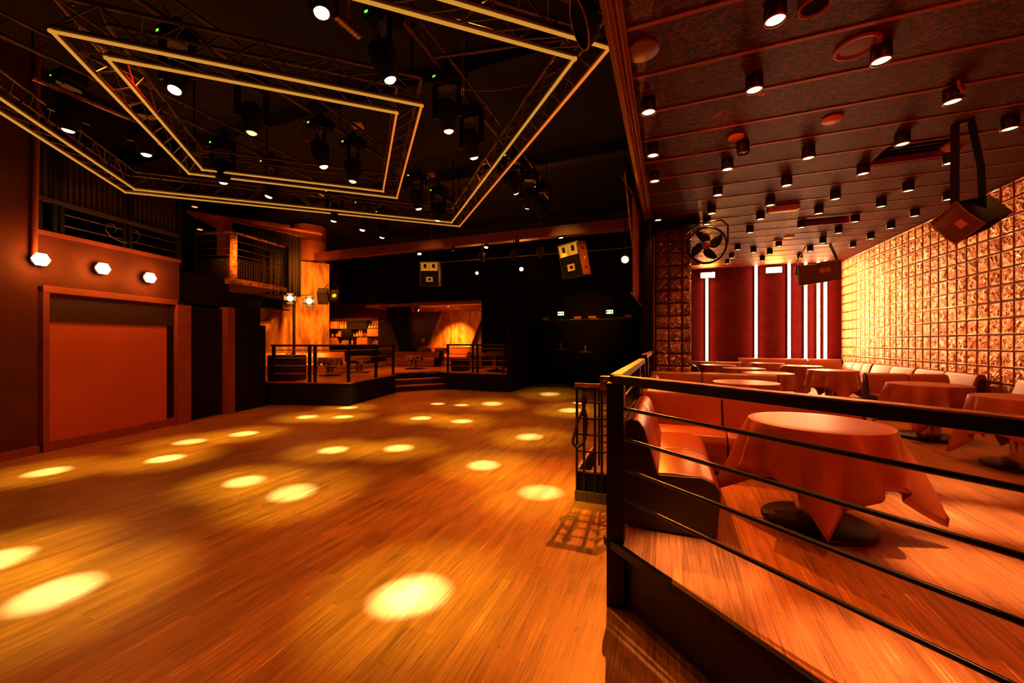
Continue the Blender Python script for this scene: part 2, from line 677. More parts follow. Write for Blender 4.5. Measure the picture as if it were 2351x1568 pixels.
# wall lamps
wlm = None
for i, (u, v, lab) in enumerate([(80, 596, 'hexagonal glowing wall lamp below the vertical pipe, nearest of three'),
                                 (224, 617, 'hexagonal glowing wall lamp above the blind, middle of three'),
                                 (333, 638, 'hexagonal glowing wall lamp nearest the caged balcony, last of three')]):
    p = L(u, v, .0)
    R = Matrix.Rotation(math.atan2(.24, .971), 3, 'Z') @ Matrix.Rotation(math.pi / 2, 3, 'Y')
    if wlm is None:
        wlm = thing('wall_lamp', lab, 'lamp', p, 0, 'hexagonal lamps on the left wall')
        MB().lathe([(.09, 0), (.09, .06)], 12, (0, 0, 0), R, smooth=False).build('mount', M['blackm'], wlm)
        R2 = R @ Matrix.Rotation(math.pi / 6, 3, 'Z')
        MB().lathe([(.07, .05), (.098, .08), (.098, .13), (.07, .155)], 6, (0, 0, 0), R2, smooth=False).build('lens', M['sconce'], wlm)
        MB().lathe([(.101, .075), (.101, .083)], 6, (0, 0, 0), R2, smooth=False).build('rim', M['blackm'], wlm)
    else:
        copy_tree(wlm, p, 0, lab)
    lamp('POINT', p + Vector((.971, .24, 0)) * .3, 26, (1, .26, .03), radius=.08)

# ---- caged balcony
def frame_rect(mb, a, b, z0, z1, t=.03):
    for p, q in (((a, z0), (b, z0)), ((b, z0), (b, z1)), ((b, z1), (a, z1)), ((a, z1), (a, z0))):
        mb.bar((p[0].x, p[0].y, p[1]), (q[0].x, q[0].y, q[1]), t)


c0 = Vector((-9.19, 6.05, 0))
c1 = Vector((-9.36, 7.5, 0))
cl = Vector((-10.12, 5.8, 0))
cr = Vector((-10.3, 7.7, 0))
zd, zr = 3.02, 4.11
bal = thing('caged_balcony', 'black steel balcony cage with mesh panels jutting out beside the wall lamps', 'balcony', (c0.x, c0.y, zd))
MB().prism([c0, c1, (-10.9, 7.8, 0), (-10.9, 5.6, 0), (cl.x, cl.y, 0)], zd - .02, zd + .05).build('deck', M['frame'], bal, world=True)
for p, wd in ((c0, .1), (c1, .1), (cl, .06), (cr, .06)):
    MB().b2((p.x - wd / 2, p.y - wd / 2, zd - .06), (p.x + wd / 2, p.y + wd / 2, zr)).build('post', M['rust'] if p is c0 else M['blackm'], bal, world=True)
for a, b in ((cl, c0), (c0, c1)):
    MB().bar((a.x, a.y, zr), (b.x, b.y, zr), .06, .04).build('top_rail', M['rust'], bal, world=True)
    for z in (3.93, 3.75, 3.6):
        MB().tube([(a.x, a.y, z), (b.x, b.y, z)], .011, 6).build('rod', M['truss'], bal, world=True)
    mb = MB()
    n = 22
    for i in range(n + 1):
        p = a.lerp(b, i / n)
        mb.bar((p.x, p.y, zd + .05), (p.x, p.y, 3.52), .008)
    for i in range(9):
        z = zd + .06 + i * .055
        mb.bar((a.x, a.y, z), (b.x, b.y, z), .007)
    mb.build('mesh_panel', M['truss'], bal, world=True)
MB().bar((c0.x + .03, c0.y, zd - .03), (c1.x + .03, c1.y, zd - .03), .05, .1).build('edge_beam', M['rust'], bal, world=True)
MB().bar((cl.x, cl.y, zd - .03), (c0.x, c0.y, zd - .03), .05, .1).build('edge_beam', M['rust'], bal, world=True)
mb = MB().bar((-9.6, 5.2, 2.62), (-9.45, 6.9, 2.62), .05, .26)
mb.bar((-9.52, 6.9, 2.5), (-9.9, 7.9, 2.5), .3, .02).bar((-9.52, 6.9, 2.74), (-9.9, 7.9, 2.74), .3, .02).bar((-9.6, 6.9, 2.62), (-9.98, 7.9, 2.62), .02, .24)
mb.bar((-9.55, 5.25, 2.76), (-9.4, 6.9, 2.76), .16, .02).bar((-9.55, 5.25, 2.49), (-9.4, 6.9, 2.49), .16, .02)
struct('beam_gallery', mb, M['black'])
# red lamps and curtain on the gallery
for i, (u, v, lab) in enumerate([(447, 475, 'small glowing red lamp under the gallery ceiling, upper one'), (459, 527, 'small glowing red lamp over the caged balcony, lower one')]):
    p = pd(u, v, 10.0)
    t = thing('red_lamp', lab, 'lamp', p, 0, 'red lamps on the gallery')
    MB().lathe([(.05, .12), (.07, .03), (.072, 0)], 12).build('shade', M['blackm'], t)
    MB().lathe([(.06, -.004), (.06, .0)], 12).build('lens', M['redlens'], t)
    MB().bar((0, 0, .1), (0, 0, .35), .015).build('stem', M['blackm'], t)
    lamp('POINT', p - Vector((0, 0, .08)), .8, RED, radius=.05)
a, b = Vector((-10.7, 8.4, 0)), Vector((-11.5, 9.6, 0))
a2 = Vector((-11.3, 7.4, 0))
mb = MB()
vs, fs = [], []
n = 120
for i in range(n + 1):
    p = a2.lerp(Vector((-10.85, 9.2, 0)), i / n)
    off = Vector((.97, -.24, 0)) * (.06 * math.sin(i * .9) + .03 * math.sin(i * .37))
    for z in (3.05, 4.95):
        q = p + off
        vs.append((q.x, q.y, z))
        vs.append((q.x - .012, q.y, z))
for i in range(n):
    k = i * 4
    fs += [(k, k + 4, k + 6, k + 2), (k + 1, k + 3, k + 7, k + 5), (k, k + 1, k + 5, k + 4), (k + 2, k + 6, k + 7, k + 3)]
mb.add(vs, fs, True)
ct = thing('hanging_curtain', 'dark pleated curtain hanging behind the caged balcony', 'curtain', (-11.1, 8.3, 3.05))
mb.build('curtain', M['curtain'], ct, world=True)
mb = MB().tube([(-11.3, 7.3, 4.98), (-10.82, 9.3, 4.98)], .018, 8)
mb.build('curtain_rail', M['rust'], ct, world=True)
mb = MB()
for i in range(14):
    p = Vector((-11.3, 7.4, 4.98)).lerp(Vector((-10.83, 9.2, 4.98)), i / 13)
    mb.tube([p + Vector((0, 0, .0)), p + Vector((.02, 0, -.05)), p + Vector((0, 0, -.09))], .009, 5)
mb.build('hooks', M['chrome'], ct, world=True)
mb = MB().prism([(-11.9, 6.6), (-10.35, 9.6), (-11.0, 10.2), (-12.8, 8.0)], 5.05, 5.12)
struct('ceiling_gallery', mb, M['patina2'])
# patina wall with rounded upper part
PA, PD = Vector((-11.03, 10.54, 0)), Vector((-.6, -.8, 0))
pe = PA + PD * 2.9
mb = MB().slab([(PA.x, PA.y, 0), (pe.x, pe.y, 0), (pe.x, pe.y, 4.36), (PA.x, PA.y, 4.36)], (-.12, .1, 0))
struct('wall_patina', mb, M['patina'])
pc = PA + PD * .62 + Vector((-.25, .2, 0))
mb = MB().lathe([(.52, 4.38), (.52, 5.6)], 40, (pc.x + .05, pc.y, 0))
struct('column', mb, M['patina2'])
mb = MB().slab([(pc.x - .3, pc.y - .5, 4.38), (pc.x - 1.5, pc.y - 2.1, 4.38), (pc.x - 1.5, pc.y - 2.1, 5.6), (pc.x - .3, pc.y - .5, 5.6)], (-.1, .1, 0))
struct('wall_gallery_side', mb, M['patina2'])
lamp('SPOT', (-9.3, 8.3, 4.2), 750, (1, .30, .02), (-11.5, 9.8, 2.5), 100, 1, .08)
lamp('SPOT', (-8.6, 5.6, 3.6), 260, (1, .22, .015), (-10.2, 7.6, 3.4), 80, 1, .04)
lamp('SPOT', (-9.8, 6.9, 4.9), 160, (1, .22, .015), (-10.0, 7.0, 3.0), 80, 1, .06)  # added spot lighting the dark balcony cage
lamp('SPOT', (-9.3, 8.9, 2.9), 260, (1, .28, .02), (-11.9, 9.3, 1.9), 110, 1, .06)  # added low spot brightening the rusty wall below the balcony
lamp('SPOT', (-9.8, 8.6, 4.95), 70, AMBER, (-11.2, 9.9, 5.0), 100, 1, .08)
# slim pole with two stage lights
pp = pl(675, 815, PA + Vector((.55, -.42, 0)), PD)
pt = tag(MB().tube([(pp.x, pp.y, ZV), (pp.x, pp.y, 4.3)], .042, 10).build('pole', M['blackm']), 'slim black pole standing in front of the rusty orange wall', 'pole')


def stage_light(u, v, d, aim, label, side):
    p = pd(u, v, d)
    t = thing('stage_light', label, 'stage light', p, 0, 'amber stage lights by the slim pole')
    dr = (Vector(aim) - p).normalized()
    R = dr.to_track_quat('Z', 'Y').to_matrix()
    MB().lathe([(.05, -.30), (.085, -.24), (.09, -.05), (.10, 0)], 16, (0, 0, 0), R).build('housing', M['blackm'], t)
    MB().lathe([(.088, .002), (.07, .02), (.001, .03)], 16, (0, 0, 0), R).build('lens', M['sconce'], t)
    mb = MB()
    for k in range(4):
        Q = R @ Matrix.Rotation(k * math.pi / 2, 3, 'Z')
        c = Q @ Vector((.13, 0, .07))
        mb.box(c, (.008, .19, .16), R=Q @ Matrix.Rotation(.5, 3, 'Y'))
    mb.build('barn_doors', M['blackm'], t)
    MB().tube([R @ Vector((0, -.12, -.1)), Vector((0, 0, .2)) + R @ Vector((0, 0, -.1)), R @ Vector((0, .12, -.1))], .01, 6).build('yoke', M['blackm'], t)
    MB().bar((0, 0, .17), (pp.x - p.x, pp.y - p.y, .25), .02).build('arm', M['blackm'], t)
    return t


stage_light(666, 685, 12.1, (-2.5, 2.0, 1.0), 'amber stage light with barn doors clamped beside the slim pole, nearer the balcony', .6)
stage_light(710, 691, 12.1, (-2.5, 2.0, 1.0), 'amber stage light with barn doors right of the slim pole, nearer the bar', -1)


def box_speaker(u, v, d, sz, R, label, faces=0):
    p = pd(u, v, d)
    t = thing('wall_speaker', label, 'speaker', p)
    MB().box((0, 0, 0), sz, R=R).build('cabinet', M['black'], t, bevel=.012)
    MB().lathe([(.065, 0), (.055, .012), (.02, .006), (.001, .015)], 20, R @ Vector((0, -sz[1] / 2 - .001, -.04)), R @ Matrix.Rotation(math.pi / 2, 3, 'X')).build('woofer', M['horn'], t)
    MB().bar((0, 0, sz[2] / 2 - .02), (0, .2, sz[2] / 2 + .2), .02).build('bracket', M['blackm'], t)
    return t


box_speaker(742, 680, 12.3, (.32, .3, .42), Matrix.Rotation(-.9, 3, 'Z') @ Matrix.Rotation(.6, 3, 'Y'), 'black box speaker tilted at the rusty orange wall, beside the lit stage light')
box_speaker(770, 680, 12.6, (.24, .2, .36), Matrix.Rotation(.5, 3, 'Z') @ Matrix.Rotation(-.4, 3, 'X'), 'small black speaker with a pale cone at the corner of the rusty orange wall')

# ------------------------------------------------------------------ bar platform, steps, railings
mb = MB().prism([(-9.62, 7.22), (-7.52, 7.81), (-8.15, 10.45), (-8.65, 10.80), (-7.72, 12.24), (-7.2, 11.9), (-4.9, 11.9), (-4.9, 19.4), (-19.8, 19.4), (-19.8, 7.22)], 0, ZV)
struct('platform_base', mb, M['black'])
mb = MB().prism([(-9.64, 7.19), (-7.5, 7.79), (-8.13, 10.45), (-8.65, 10.80), (-7.72, 12.24), (-7.19, 11.88), (-4.9, 11.88), (-4.9, 19.4), (-19.8, 19.4), (-19.8, 7.19)], ZV, ZV + .03)
struct('floor_bar', mb, M['floor2'])
sa, sb = Vector((-8.33, 10.48, 0)), Vector((-7.22, 11.92, 0))
nn = Vector((-.79, .61, 0))
t = thing('entry_steps', 'three wide wooden steps up to the bar platform between the two railings', 'steps', (sa.x, sa.y, 0))
for i in range(3):
    q0, q1 = sa + nn * (.3 * i), sb + nn * (.3 * i)
    q2, q3 = sb + nn * 1.0, sa + nn * 1.0
    z1 = ZV / 3 * (i + 1) - (.01 if i == 2 else 0)
    MB().prism([q0, q1, q2, q3], max(0, z1 - ZV / 3), z1 - .03).build('riser', M['plinth'], t, world=True)
    e = nn * .03
    MB().prism([q0 - e, q1 - e, q2, q3], z1 - .03, z1).build('tread', M['floor2'], t, world=True)
    MB().bar(q0 - e * 1.2 + Vector((0, 0, z1 - .012)), q1 - e * 1.2 + Vector((0, 0, z1 - .012)), .02, .03).build('nosing', M['rodbrown'], t, world=True)
lamp('AREA', (-8.15, 11.4, .5), 1.5, RED, (-7.4, 10.8, 0), sx=1.5, sy=.04)  # added red fill brightening the steps


def railing(name, label, pts, z0, zr, posts, rods, wd=.08, hand=None, base=None, dbl=(), rodm=None):
    """posts: list of (t along polyline index float)"""
    pts = [Vector((p[0], p[1], 0)) for p in pts]
    t = thing(name, label, 'railing', (pts[0].x, pts[0].y, z0))

    def at(k):
        i = min(int(k), len(pts) - 2)
        return pts[i].lerp(pts[i + 1], k - i)
    for k in posts:
        p = at(k)
        zb = base if (base is not None and k in dbl) else z0
        MB().b2((p.x - wd / 2, p.y - wd / 2, zb), (p.x + wd / 2, p.y + wd / 2, zr - .02)).build('post', M['blackm'], t, world=True)
    for i in range(len(pts) - 1):
        a, b = pts[i], pts[i + 1]
        hr = MB().bar((a.x, a.y, zr - .003), (b.x, b.y, zr - .003), .07, .045).build('handrail', M['blackm'], t, world=True)
        tp = MB().bar((a.x, a.y, zr + .022), (b.x, b.y, zr + .022), .066, .008).build('top_plate', hand or M['rust'], t, world=True)
        for z in rods:
            MB().tube([(a.x, a.y, z), (b.x, b.y, z)], .011, 8).build('rod', rodm or M['darksteel'], t, world=True)
    return t


zr = 1.53
rz4 = [ZV + .2 * k + .05 for k in (1, 2, 3, 4)]
railing('platform_railing', 'black steel railing around the left platform in front of the lit sofa', [(-9.58, 7.27), (-7.57, 7.85), (-8.16, 10.38)], ZV, zr, [0.03, .5, .57, 1, 1.55, 1.98], rz4, base=0, dbl=(1, 1.98, 1.55), wd=.06, rodm=M['rodbrown'])
railing('platform_railing', 'black steel railing on the far platform between the steps and the exit partition', [(-7.14, 11.93), (-4.95, 11.93)], ZV, zr, [.02, .46, .54, .97], rz4, base=0, dbl=(.02,), wd=.06, rodm=M['rodbrown'])


# ------------------------------------------------------------------ sofas and tables
def sofa(label, loc, rz, length, cuts, ends=(1, 1), sc=1.0, bh=.71, dark=False, name='banquette_sofa', group=None):
    """local: back along y=0, seat towards -y, x from 0 to length; cuts = seams between cushions"""
    t = thing(name, label, 'sofa', loc, rz, group)
    body = M['leatherd']
    MB().extr([(.02, .02), (.02, bh - .08), (.10, bh - .08), (.19, .26), (.54, .27), (.54, .02)], .012, length - .012).build('base', body, t, bevel=.01)
    full = [(0, .015), (0, bh - .05), (.02, bh - .012), (.06, bh), (.10, bh - .01), (.13, bh - .05), (.215, .365), (.47, .375), (.54, .35), (.575, .29), (.555, .015)]
    if ends[0]:
        MB().extr(full, -.004, .022).build('end_panel', body, t, bevel=.006)
    if ends[1]:
        MB().extr(full, length - .022, length + .004).build('end_panel', body, t, bevel=.006)
    xs = [0.012] + list(cuts) + [length - .012]
    for a, b in zip(xs[:-1], xs[1:]):
        MB().extr([(.005, .2), (.003, bh - .05), (.025, bh - .01), (.06, bh + .003), (.105, bh - .012), (.135, bh - .06), (.222, .362), (.18, .2)], a + .006, b - .006).build('backrest', M['leather'], t, bevel=.018, seg=3)
        MB().extr([(.20, .20), (.205, .372), (.33, .385), (.47, .38), (.545, .355), (.583, .295), (.575, .17), (.54, .16)], a + .005, b - .005).build('seat_cushion', M['leather'], t, bevel=.016, seg=3)
        MB().extr([(.53, .02), (.56, .03), (.565, .17), (.53, .17)], a + .003, b - .003).build('kick_panel', M['leather'], t)
    return t


def cloth_mesh(r0, a, zt, seed, rot=0):
    """stiff square cover over a round top: flat facets and sharp ridges below the rim"""
    rn = random.Random(seed)
    n = 180
    rings = 10
    knots = []
    for c in range(4):
        b = math.pi / 4 + c * math.pi / 2
        j = lambda k: rn.uniform(-k, k)
        knots += [(b + j(.04), .28 + j(.16), 0), (b + .26 + j(.05), .02 + j(.04), .05), (b + .46 + j(.05), .30 + j(.10), 0), (b + .72 + j(.06), .03 + j(.05), 0), (b + 1.0 + j(.06), .24 + j(.10), 0), (b + 1.28 + j(.05), .02 + j(.04), -.05)]
    knots.sort()
    knots = [(knots[-1][0] - 2 * math.pi, knots[-1][1], 0)] + knots + [(knots[0][0] + 2 * math.pi, knots[0][1], 0)]

    def fold(t):
        while t < knots[0][0]:
            t += 2 * math.pi
        while t > knots[-1][0]:
            t -= 2 * math.pi
        for k in range(len(knots) - 1):
            if knots[k][0] <= t <= knots[k + 1][0]:
                f_ = (t - knots[k][0]) / (knots[k + 1][0] - knots[k][0])
                return knots[k][1] * (1 - f_) + knots[k + 1][1] * f_
        return .1
    vs, fs = [(0, 0, zt)], []
    top_r = [.35, .7, .94, 1.0]
    for k in top_r:
        for i in range(n):
            t = 2 * math.pi * i / n
            vs.append((r0 * k * math.cos(t), r0 * k * math.sin(t), zt - (.003 if k == 1 else 0)))
    for j in range(1, rings + 1):
        s_ = j / rings
        for i in range(n):
            t = 2 * math.pi * i / n
            q = t - rot
            R_ = a / max(abs(math.cos(q)), abs(math.sin(q)))
            hang = (R_ - r0) * s_
            out = hang * fold(q)
            rr = r0 + .004 + out
            z = zt - .004 - math.sqrt(max(hang ** 2 - out ** 2, 0))
            wr = .010 * math.sin(9 * q + 7 * s_ + seed) * s_
            vs.append(((rr + wr) * math.cos(t), (rr + wr) * math.sin(t), z))
    for i in range(n):
        fs.append((0, 1 + i, 1 + (i + 1) % n))
    for j in range(len(top_r) + rings - 1):
        for i in range(n):
            o = 1 + j * n
            fs.append((o + i, o + n + i, o + n + (i + 1) % n, o + (i + 1) % n))
    return MB().add(vs, fs, True)


def table(x, y, z, label, clabel, seed, rot=.4, a=.66, r0=.39, hgt=.68, dark=False):
    t = thing('round_table', label, 'table', (x, y, z), 0, 'round pedestal tables')
    MB().lathe([(.30, 0), (.315, .006), (.315, .022), (.30, .03), (.12, .036)], 48).build('base_plate', M['gloss'], t)
    MB().lathe([(.118, .03), (.118, hgt - .04)], 32).build('column', M['chrome'], t)
    MB().lathe([(r0 - .02, hgt - .035), (r0 - .01, hgt - .03), (r0 - .01, hgt - .012), (r0 - .02, hgt - .008)], 40).build('table_top', M['blackm'], t)
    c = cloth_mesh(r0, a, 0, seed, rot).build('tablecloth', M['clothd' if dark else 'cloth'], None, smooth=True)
    c.data.set_sharp_from_angle(angle=math.radians(22))
    sd = c.modifiers.new('thickness', 'SOLIDIFY')
    sd.thickness = .004
    sd.offset = 1
    c.location = (x, y, z + hgt)
    tag(c, clabel, 'tablecloth', 'draped table covers')
    return t, c


XW = 4.72
struct('floor_lounge', MB().prism([(-.34, 2.52), (2.6, -.25), (4.9, -.25), (4.9, 14.8), (-.34, 14.8)], ZP - .03, ZP), M['floor2'])
mb = MB().prism([(-.31, 2.56), (2.6, -.17), (4.9, -.17), (4.9, 14.8), (-.31, 14.8)], 0, ZP - .03)
struct('platform_lounge', mb, M['plinth'])
mb = MB().bar((-.36, 2.50, ZP - .012), (2.6, -.28, ZP - .012), .03, .05)
mb.bar((-.36, 2.5, ZP - .012), (-.36, 7.5, ZP - .012), .03, .05)
struct('trim_6', mb, M['trim'])
# walls of the lounge
struct('wall_lounge_back', MB().b2((.02, 14.4, 0), (4.95, 14.55, 4.1)), mat('deep_red_lounge_wall', (.10, .004, .004), .7, spec=.1, var=.3, bump=.05))
struct('wall_lounge_left', MB().b2((-.02, 8.95, 0), (.12, 14.8, 4.0)), M['black'])
# glass block wall
mbm = MB().b2((XW + .006, -3, ZP), (XW + .2, 14.4, ZC))
struct('wall_right', mbm, M['mortar'])
mb = MB()
mbi = MB()
bp = .25
ny = int((14.38 + 1.2) / bp)
for i in range(ny):
    y1 = 14.38 - i * bp
    for k in range(15):
        z1 = ZC - .02 - k * bp
        if z1 - bp < ZP + .05:
            break
        ya, yb, za, zb = y1 - bp + .005, y1 - .005, z1 - bp + .005, z1 - .005
        # dished face: bevelled border and a raised pillow
        vs = [(XW + .01, ya, za), (XW + .01, yb, za), (XW + .01, yb, zb), (XW + .01, ya, zb)]
        e = .007
        vs += [(XW - .004, ya + e * .5, za + e * .5), (XW - .004, yb - e * .5, za + e * .5), (XW - .004, yb - e * .5, zb - e * .5), (XW - .004, ya + e * .5, zb - e * .5)]
        e = .017
        vs += [(XW + .0005, ya + e, za + e), (XW + .0005, yb - e, za + e), (XW + .0005, yb - e, zb - e), (XW + .0005, ya + e, zb - e)]
        fs = [(0, 1, 5, 4), (1, 2, 6, 5), (2, 3, 7, 6), (3, 0, 4, 7), (4, 5, 9, 8), (5, 6, 10, 9), (6, 7, 11, 10), (7, 4, 8, 11), (8, 9, 10, 11)]
        mb.add(vs, fs[:-1])
        # embossed leaf relief: a small grid of slanted facets
        g_ = 5
        e = .017
        gv = []
        for a_ in range(g_ + 1):
            for b_ in range(g_ + 1):
                edge = a_ in (0, g_) or b_ in (0, g_)
                jy, jz = (0, 0) if edge else (random.uniform(-.011, .011), random.uniform(-.011, .011))
                hx_ = .0005 if edge else .0005 - random.choice((0, .003, .008, .012))
                gv.append((XW + hx_, ya + e + (yb - ya - 2 * e) * a_ / g_ + jy, za + e + (zb - za - 2 * e) * b_ / g_ + jz))
        gf = []
        for a_ in range(g_):
            for b_ in range(g_):
                q_ = a_ * (g_ + 1) + b_
                if random.random() < .5:
                    gf += [(q_, q_ + 1, q_ + g_ + 2), (q_, q_ + g_ + 2, q_ + g_ + 1)]
                else:
                    gf += [(q_, q_ + 1, q_ + g_ + 1), (q_ + 1, q_ + g_ + 2, q_ + g_ + 1)]
        mbi.add(gv, gf)
struct('wall_glass_rims', mb, M['grim'])
struct('wall_glass_blocks', mbi, M['gblock'], smooth=None)
# block column
mb = MB()
cm = MB().b2((-.20, 8.57, ZP), (.37, 8.78, 3.84))
xs = [-.25, -.0, .25, .42]
for i in range(3):
    for k in range(14):
        za = ZP + k * .25
        if za + .25 > 3.9:
            break
        mb.box(((xs[i] + xs[i + 1]) / 2, 8.66, za + .125), (xs[i + 1] - xs[i] - .02, .24, .23))
struct('column_core', cm, M['mortar'])
struct('column_glass_blocks', mb, M['gdark'], bevel=.012)
struct('soffit', MB().b2((-.3, 8.3, 3.86), (.55, 8.9, ZC)), M['black'])
# black drape and lit edge at the column
tag(MB().b2((-.48, 7.9, 0), (-.30, 8.7, 4.0)).build('side_mast', M['black'], bevel=.01), 'tall black mast beside the dark glass block column at the end of the lounge railing', 'post')
tag(MB().b2((-.285, 8.45, .5), (-.262, 8.62, 3.75)).build('lit_edge_board', M['patina2']), 'narrow upright orange lit board between the black mast and the dark glass block column', 'board')
# ceiling of strand board with two recesses
mb = MB()
rec = [(2.05, 2.95, 5.60, 6.20), (2.45, 3.25, 9.1, 9.75)]
cells_x = [-.38, 2.05, 2.45, 2.95, 3.25, XW + .1]
cells_y = [-3, 5.60, 6.20, 9.1, 9.75, 14.5]
# recess positions taken from the photograph
r1 = [pz(2025, 372, ZC), pz(2140, 352, ZC), pz(2200, 320, ZC), pz(2085, 343, ZC)]
r2 = [pz(1855, 516, ZC), pz(1925, 510, ZC), pz(1950, 491, ZC), pz(1880, 497, ZC)]
rec = []
for r_ in (r1, r2):
    cx_ = sum(p.x for p in r_) / 4
    cy_ = sum(p.y for p in r_) / 4
    rec.append((cx_ - .42, cx_ + .42, cy_ - .33, cy_ + .33))
xs = sorted([-.38, XW + .1] + [v for r_ in rec for v in r_[:2]])
ys = sorted([-3, 14.5] + [v for r_ in rec for v in r_[2:]])
for i in range(len(xs) - 1):
    for j in range(len(ys) - 1):
        mx, my = (xs[i] + xs[i + 1]) / 2, (ys[j] + ys[j + 1]) / 2
        if any(a < mx < b and c < my < d for a, b, c, d in rec):
            continue
        mb.b2((xs[i], ys[j], ZC), (xs[i + 1], ys[j + 1], ZC + .08))
struct('ceiling_lounge', mb, M['osb'])
for k, (a, b, c, d) in enumerate(rec):
    t = thing('air_conditioning_cassette', ['dark square ceiling air unit set in a wooden recess, near the big wedge speaker', 'small dark square ceiling air unit in a wooden recess, farther back'][k], 'air unit', ((a + b) / 2, (c + d) / 2, ZC))
    mb = MB()
    for s in (0, 1):
        x = b if s else a
        xi = x - .12 if s else x + .12
        mb.add([(x, c, ZC), (x, d, ZC), (xi, d, ZC + .14), (xi, c, ZC + .14)], [(0, 1, 2, 3)])
    for s in (0, 1):
        y = d if s else c
        mb.b2((a, y - .01, ZC - .012), (b, y + .01, ZC + .14))
    mb.build('recess_frame', M['batten'], t, world=True)
    MB().b2((a, c, ZC + .1), (b, d, ZC + .2)).build('body', M['black'], t, world=True)
    mb = MB()
    for i in range(5):
        y = c + .1 + i * (d - c - .2) / 4
        mb.b2((a + .14, y - .008, ZC + .07), (b - .14, y + .008, ZC + .1))
    mb.build('grille', M['blackm'], t, world=True)
mb = MB()
y = 3.16
while y < 14.3:
    mb.b2((-.3, y - .028, ZC - .006), (XW, y + .012, ZC + .01))
    y += .605
y = 3.16 - .605
while y > 0:
    mb.b2((-.3, y - .028, ZC - .006), (XW, y + .012, ZC + .01))
    y -= .605
struct('ceiling_battens', mb, M['batten'])
mb = MB().b2((-.44, -3, ZC - .07), (-.36, 8.3, ZC + .09)).b2((-.36, -3, ZC - .045), (-.30, 8.3, ZC - .002)).b2((-.47, -3, ZC + .09), (-.36, 8.3, ZC + .2))
mb.tube([(-.335, -2, ZC - .06), (-.335, 8.2, ZC - .06)], .012, 6).tube([(-.40, -2, ZC - .09), (-.40, 8.2, ZC - .09)], .012, 6)
struct('trim_7', mb, M['beam'])
struct('wall_over_lounge', MB().b2((-.44, -3, ZC + .2), (-.36, 14.8, 5.7)), M['black'])

# sofas
G1 = 'brown banquettes in the lounge'
sofa('brown sofa run facing the camera behind the nearest draped table', (-.28, 4.62, ZP), 0, 1.92, [.78], group=G1)
sofa('brown sofa run with a black end panel beside the side railing, nearest the camera', (-.28, 2.70, ZP), math.pi / 2, 1.30, [.66], ends=(1, 0), group=G1)
sofa('brown sofa run facing the camera between the second table and the glass block column', (-.28, 7.48, ZP), 0, 1.9, [.8], group=G1)
sofa('brown sofa run by the side railing just before the black mast', (-.28, 5.62, ZP), math.pi / 2, 1.24, [.62], ends=(1, 0), group=G1)
sofa('short brown sofa run emerging behind the glass block column', (.46, 9.3, ZP), math.pi / 2, 1.0, [.5], ends=(1, 0), group=G1)
sofa('low brown sofa run under the first glowing tube at the back wall', (.46, 12.02, ZP), 0, 1.35, [.7], group=G1)
sofa('long brown sofa along the back wall under the four right-hand glowing tubes', (2.02, 14.38, ZP), 0, 2.68, [1.85], ends=(1, 0), bh=.74, group=G1)
for i, (y1, ln, cu, lab) in enumerate([(13.75, 1.66, [.66, 1.2], 'brown wall sofa section in the far corner of the glass block wall'),
                                       (12.05, 1.75, [.87], 'brown wall sofa section under the brightest streaks of the glass block wall'),
                                       (10.28, 1.72, [.9], 'brown wall sofa section just past the divider seat, under the glass blocks'),
                                       (7.82, 1.9, [.95], 'brown wall sofa section just before the divider seat, beside the twin draped tables'),
                                       (5.9, 1.9, [.95], 'brown wall sofa section nearest the camera along the glass block wall')]):
    sofa(lab, (XW - .035, y1, ZP), -math.pi / 2, ln, cu, ends=(0, 0), group=G1)
sofa('brown divider sofa projecting from the glass block wall into the aisle', (3.06, 8.44, ZP), 0, 1.06, [.55], ends=(1, 0), group=G1)

# tables: position from the photograph on the lounge platform
T = [(.92, 3.22, 'nearest draped table behind the corner railing', .61, .70),
     (3.08, 6.66, 'draped table in front of the divider seat', .2, .70),
     (3.22, 5.36, 'draped table cut by the picture edge below the wedge speaker', .55, .72),
     (.96, 6.12, 'draped table between the second sofa run and the handrail', .7, .55),
     (1.62, 8.15, 'draped table just past the end of the second sofa run', .5, .66),
     (2.95, 9.42, 'draped table directly behind the divider seat', .9, .70),
     (2.85, 10.95, 'draped table between the divider table and the back wall', .3, .68),
     (2.38, 12.1, 'draped table before the long sofa at the back wall', .8, .66),
     (1.46, 9.5, 'draped table with only its flat top showing behind the second sofa', .1, .60),
     (1.08, 10.68, 'draped table right of the glass block column under the first tube', .65, .68)]
for i, (x, y, lab, rot, a) in enumerate(T):
    table(x, y, ZP, 'pedestal base of the ' + lab, 'brown cloth over the ' + lab, 11 + i, rot, a)

# ---- lounge railings
t = railing('corner_railing', 'worn steel railing with four rods running diagonally across the foreground', [(-.30, 2.50), (.64, 1.71), (2.6, .08)], ZP, 1.375, [0], [1.205, 1.023, .844, .663], wd=.1, base=0, dbl=(0,))
t = railing('side_railing', 'worn steel railing along the hall side of the lounge, meeting the corner post', [(-.31, 2.56), (-.31, 5.25)], ZP, 1.375, [.66, .99], [1.205, 1.023, .844, .663], wd=.07)
t = railing('end_railing', 'short raised steel railing by the black mast', [(-.30, 5.55), (-.30, 7.85)], ZP, 1.42, [0.02, .98], [1.2, 1.0, .8], wd=.1)
tag(MB().box((-.43, 3.02, 1.30), (.09, .09, .10)).bar((-.43, 3.02, 1.33), (-.31, 3.02, 1.34), .03).lathe([(.03, -.002), (.02, .012)], 12, (-.43, 2.975, 1.30), Matrix.Rotation(math.pi / 2, 3, 'X')).build('rail_bracket', M['rust']), 'small square steel bracket box behind the corner post, above the lattice gate', 'bracket')
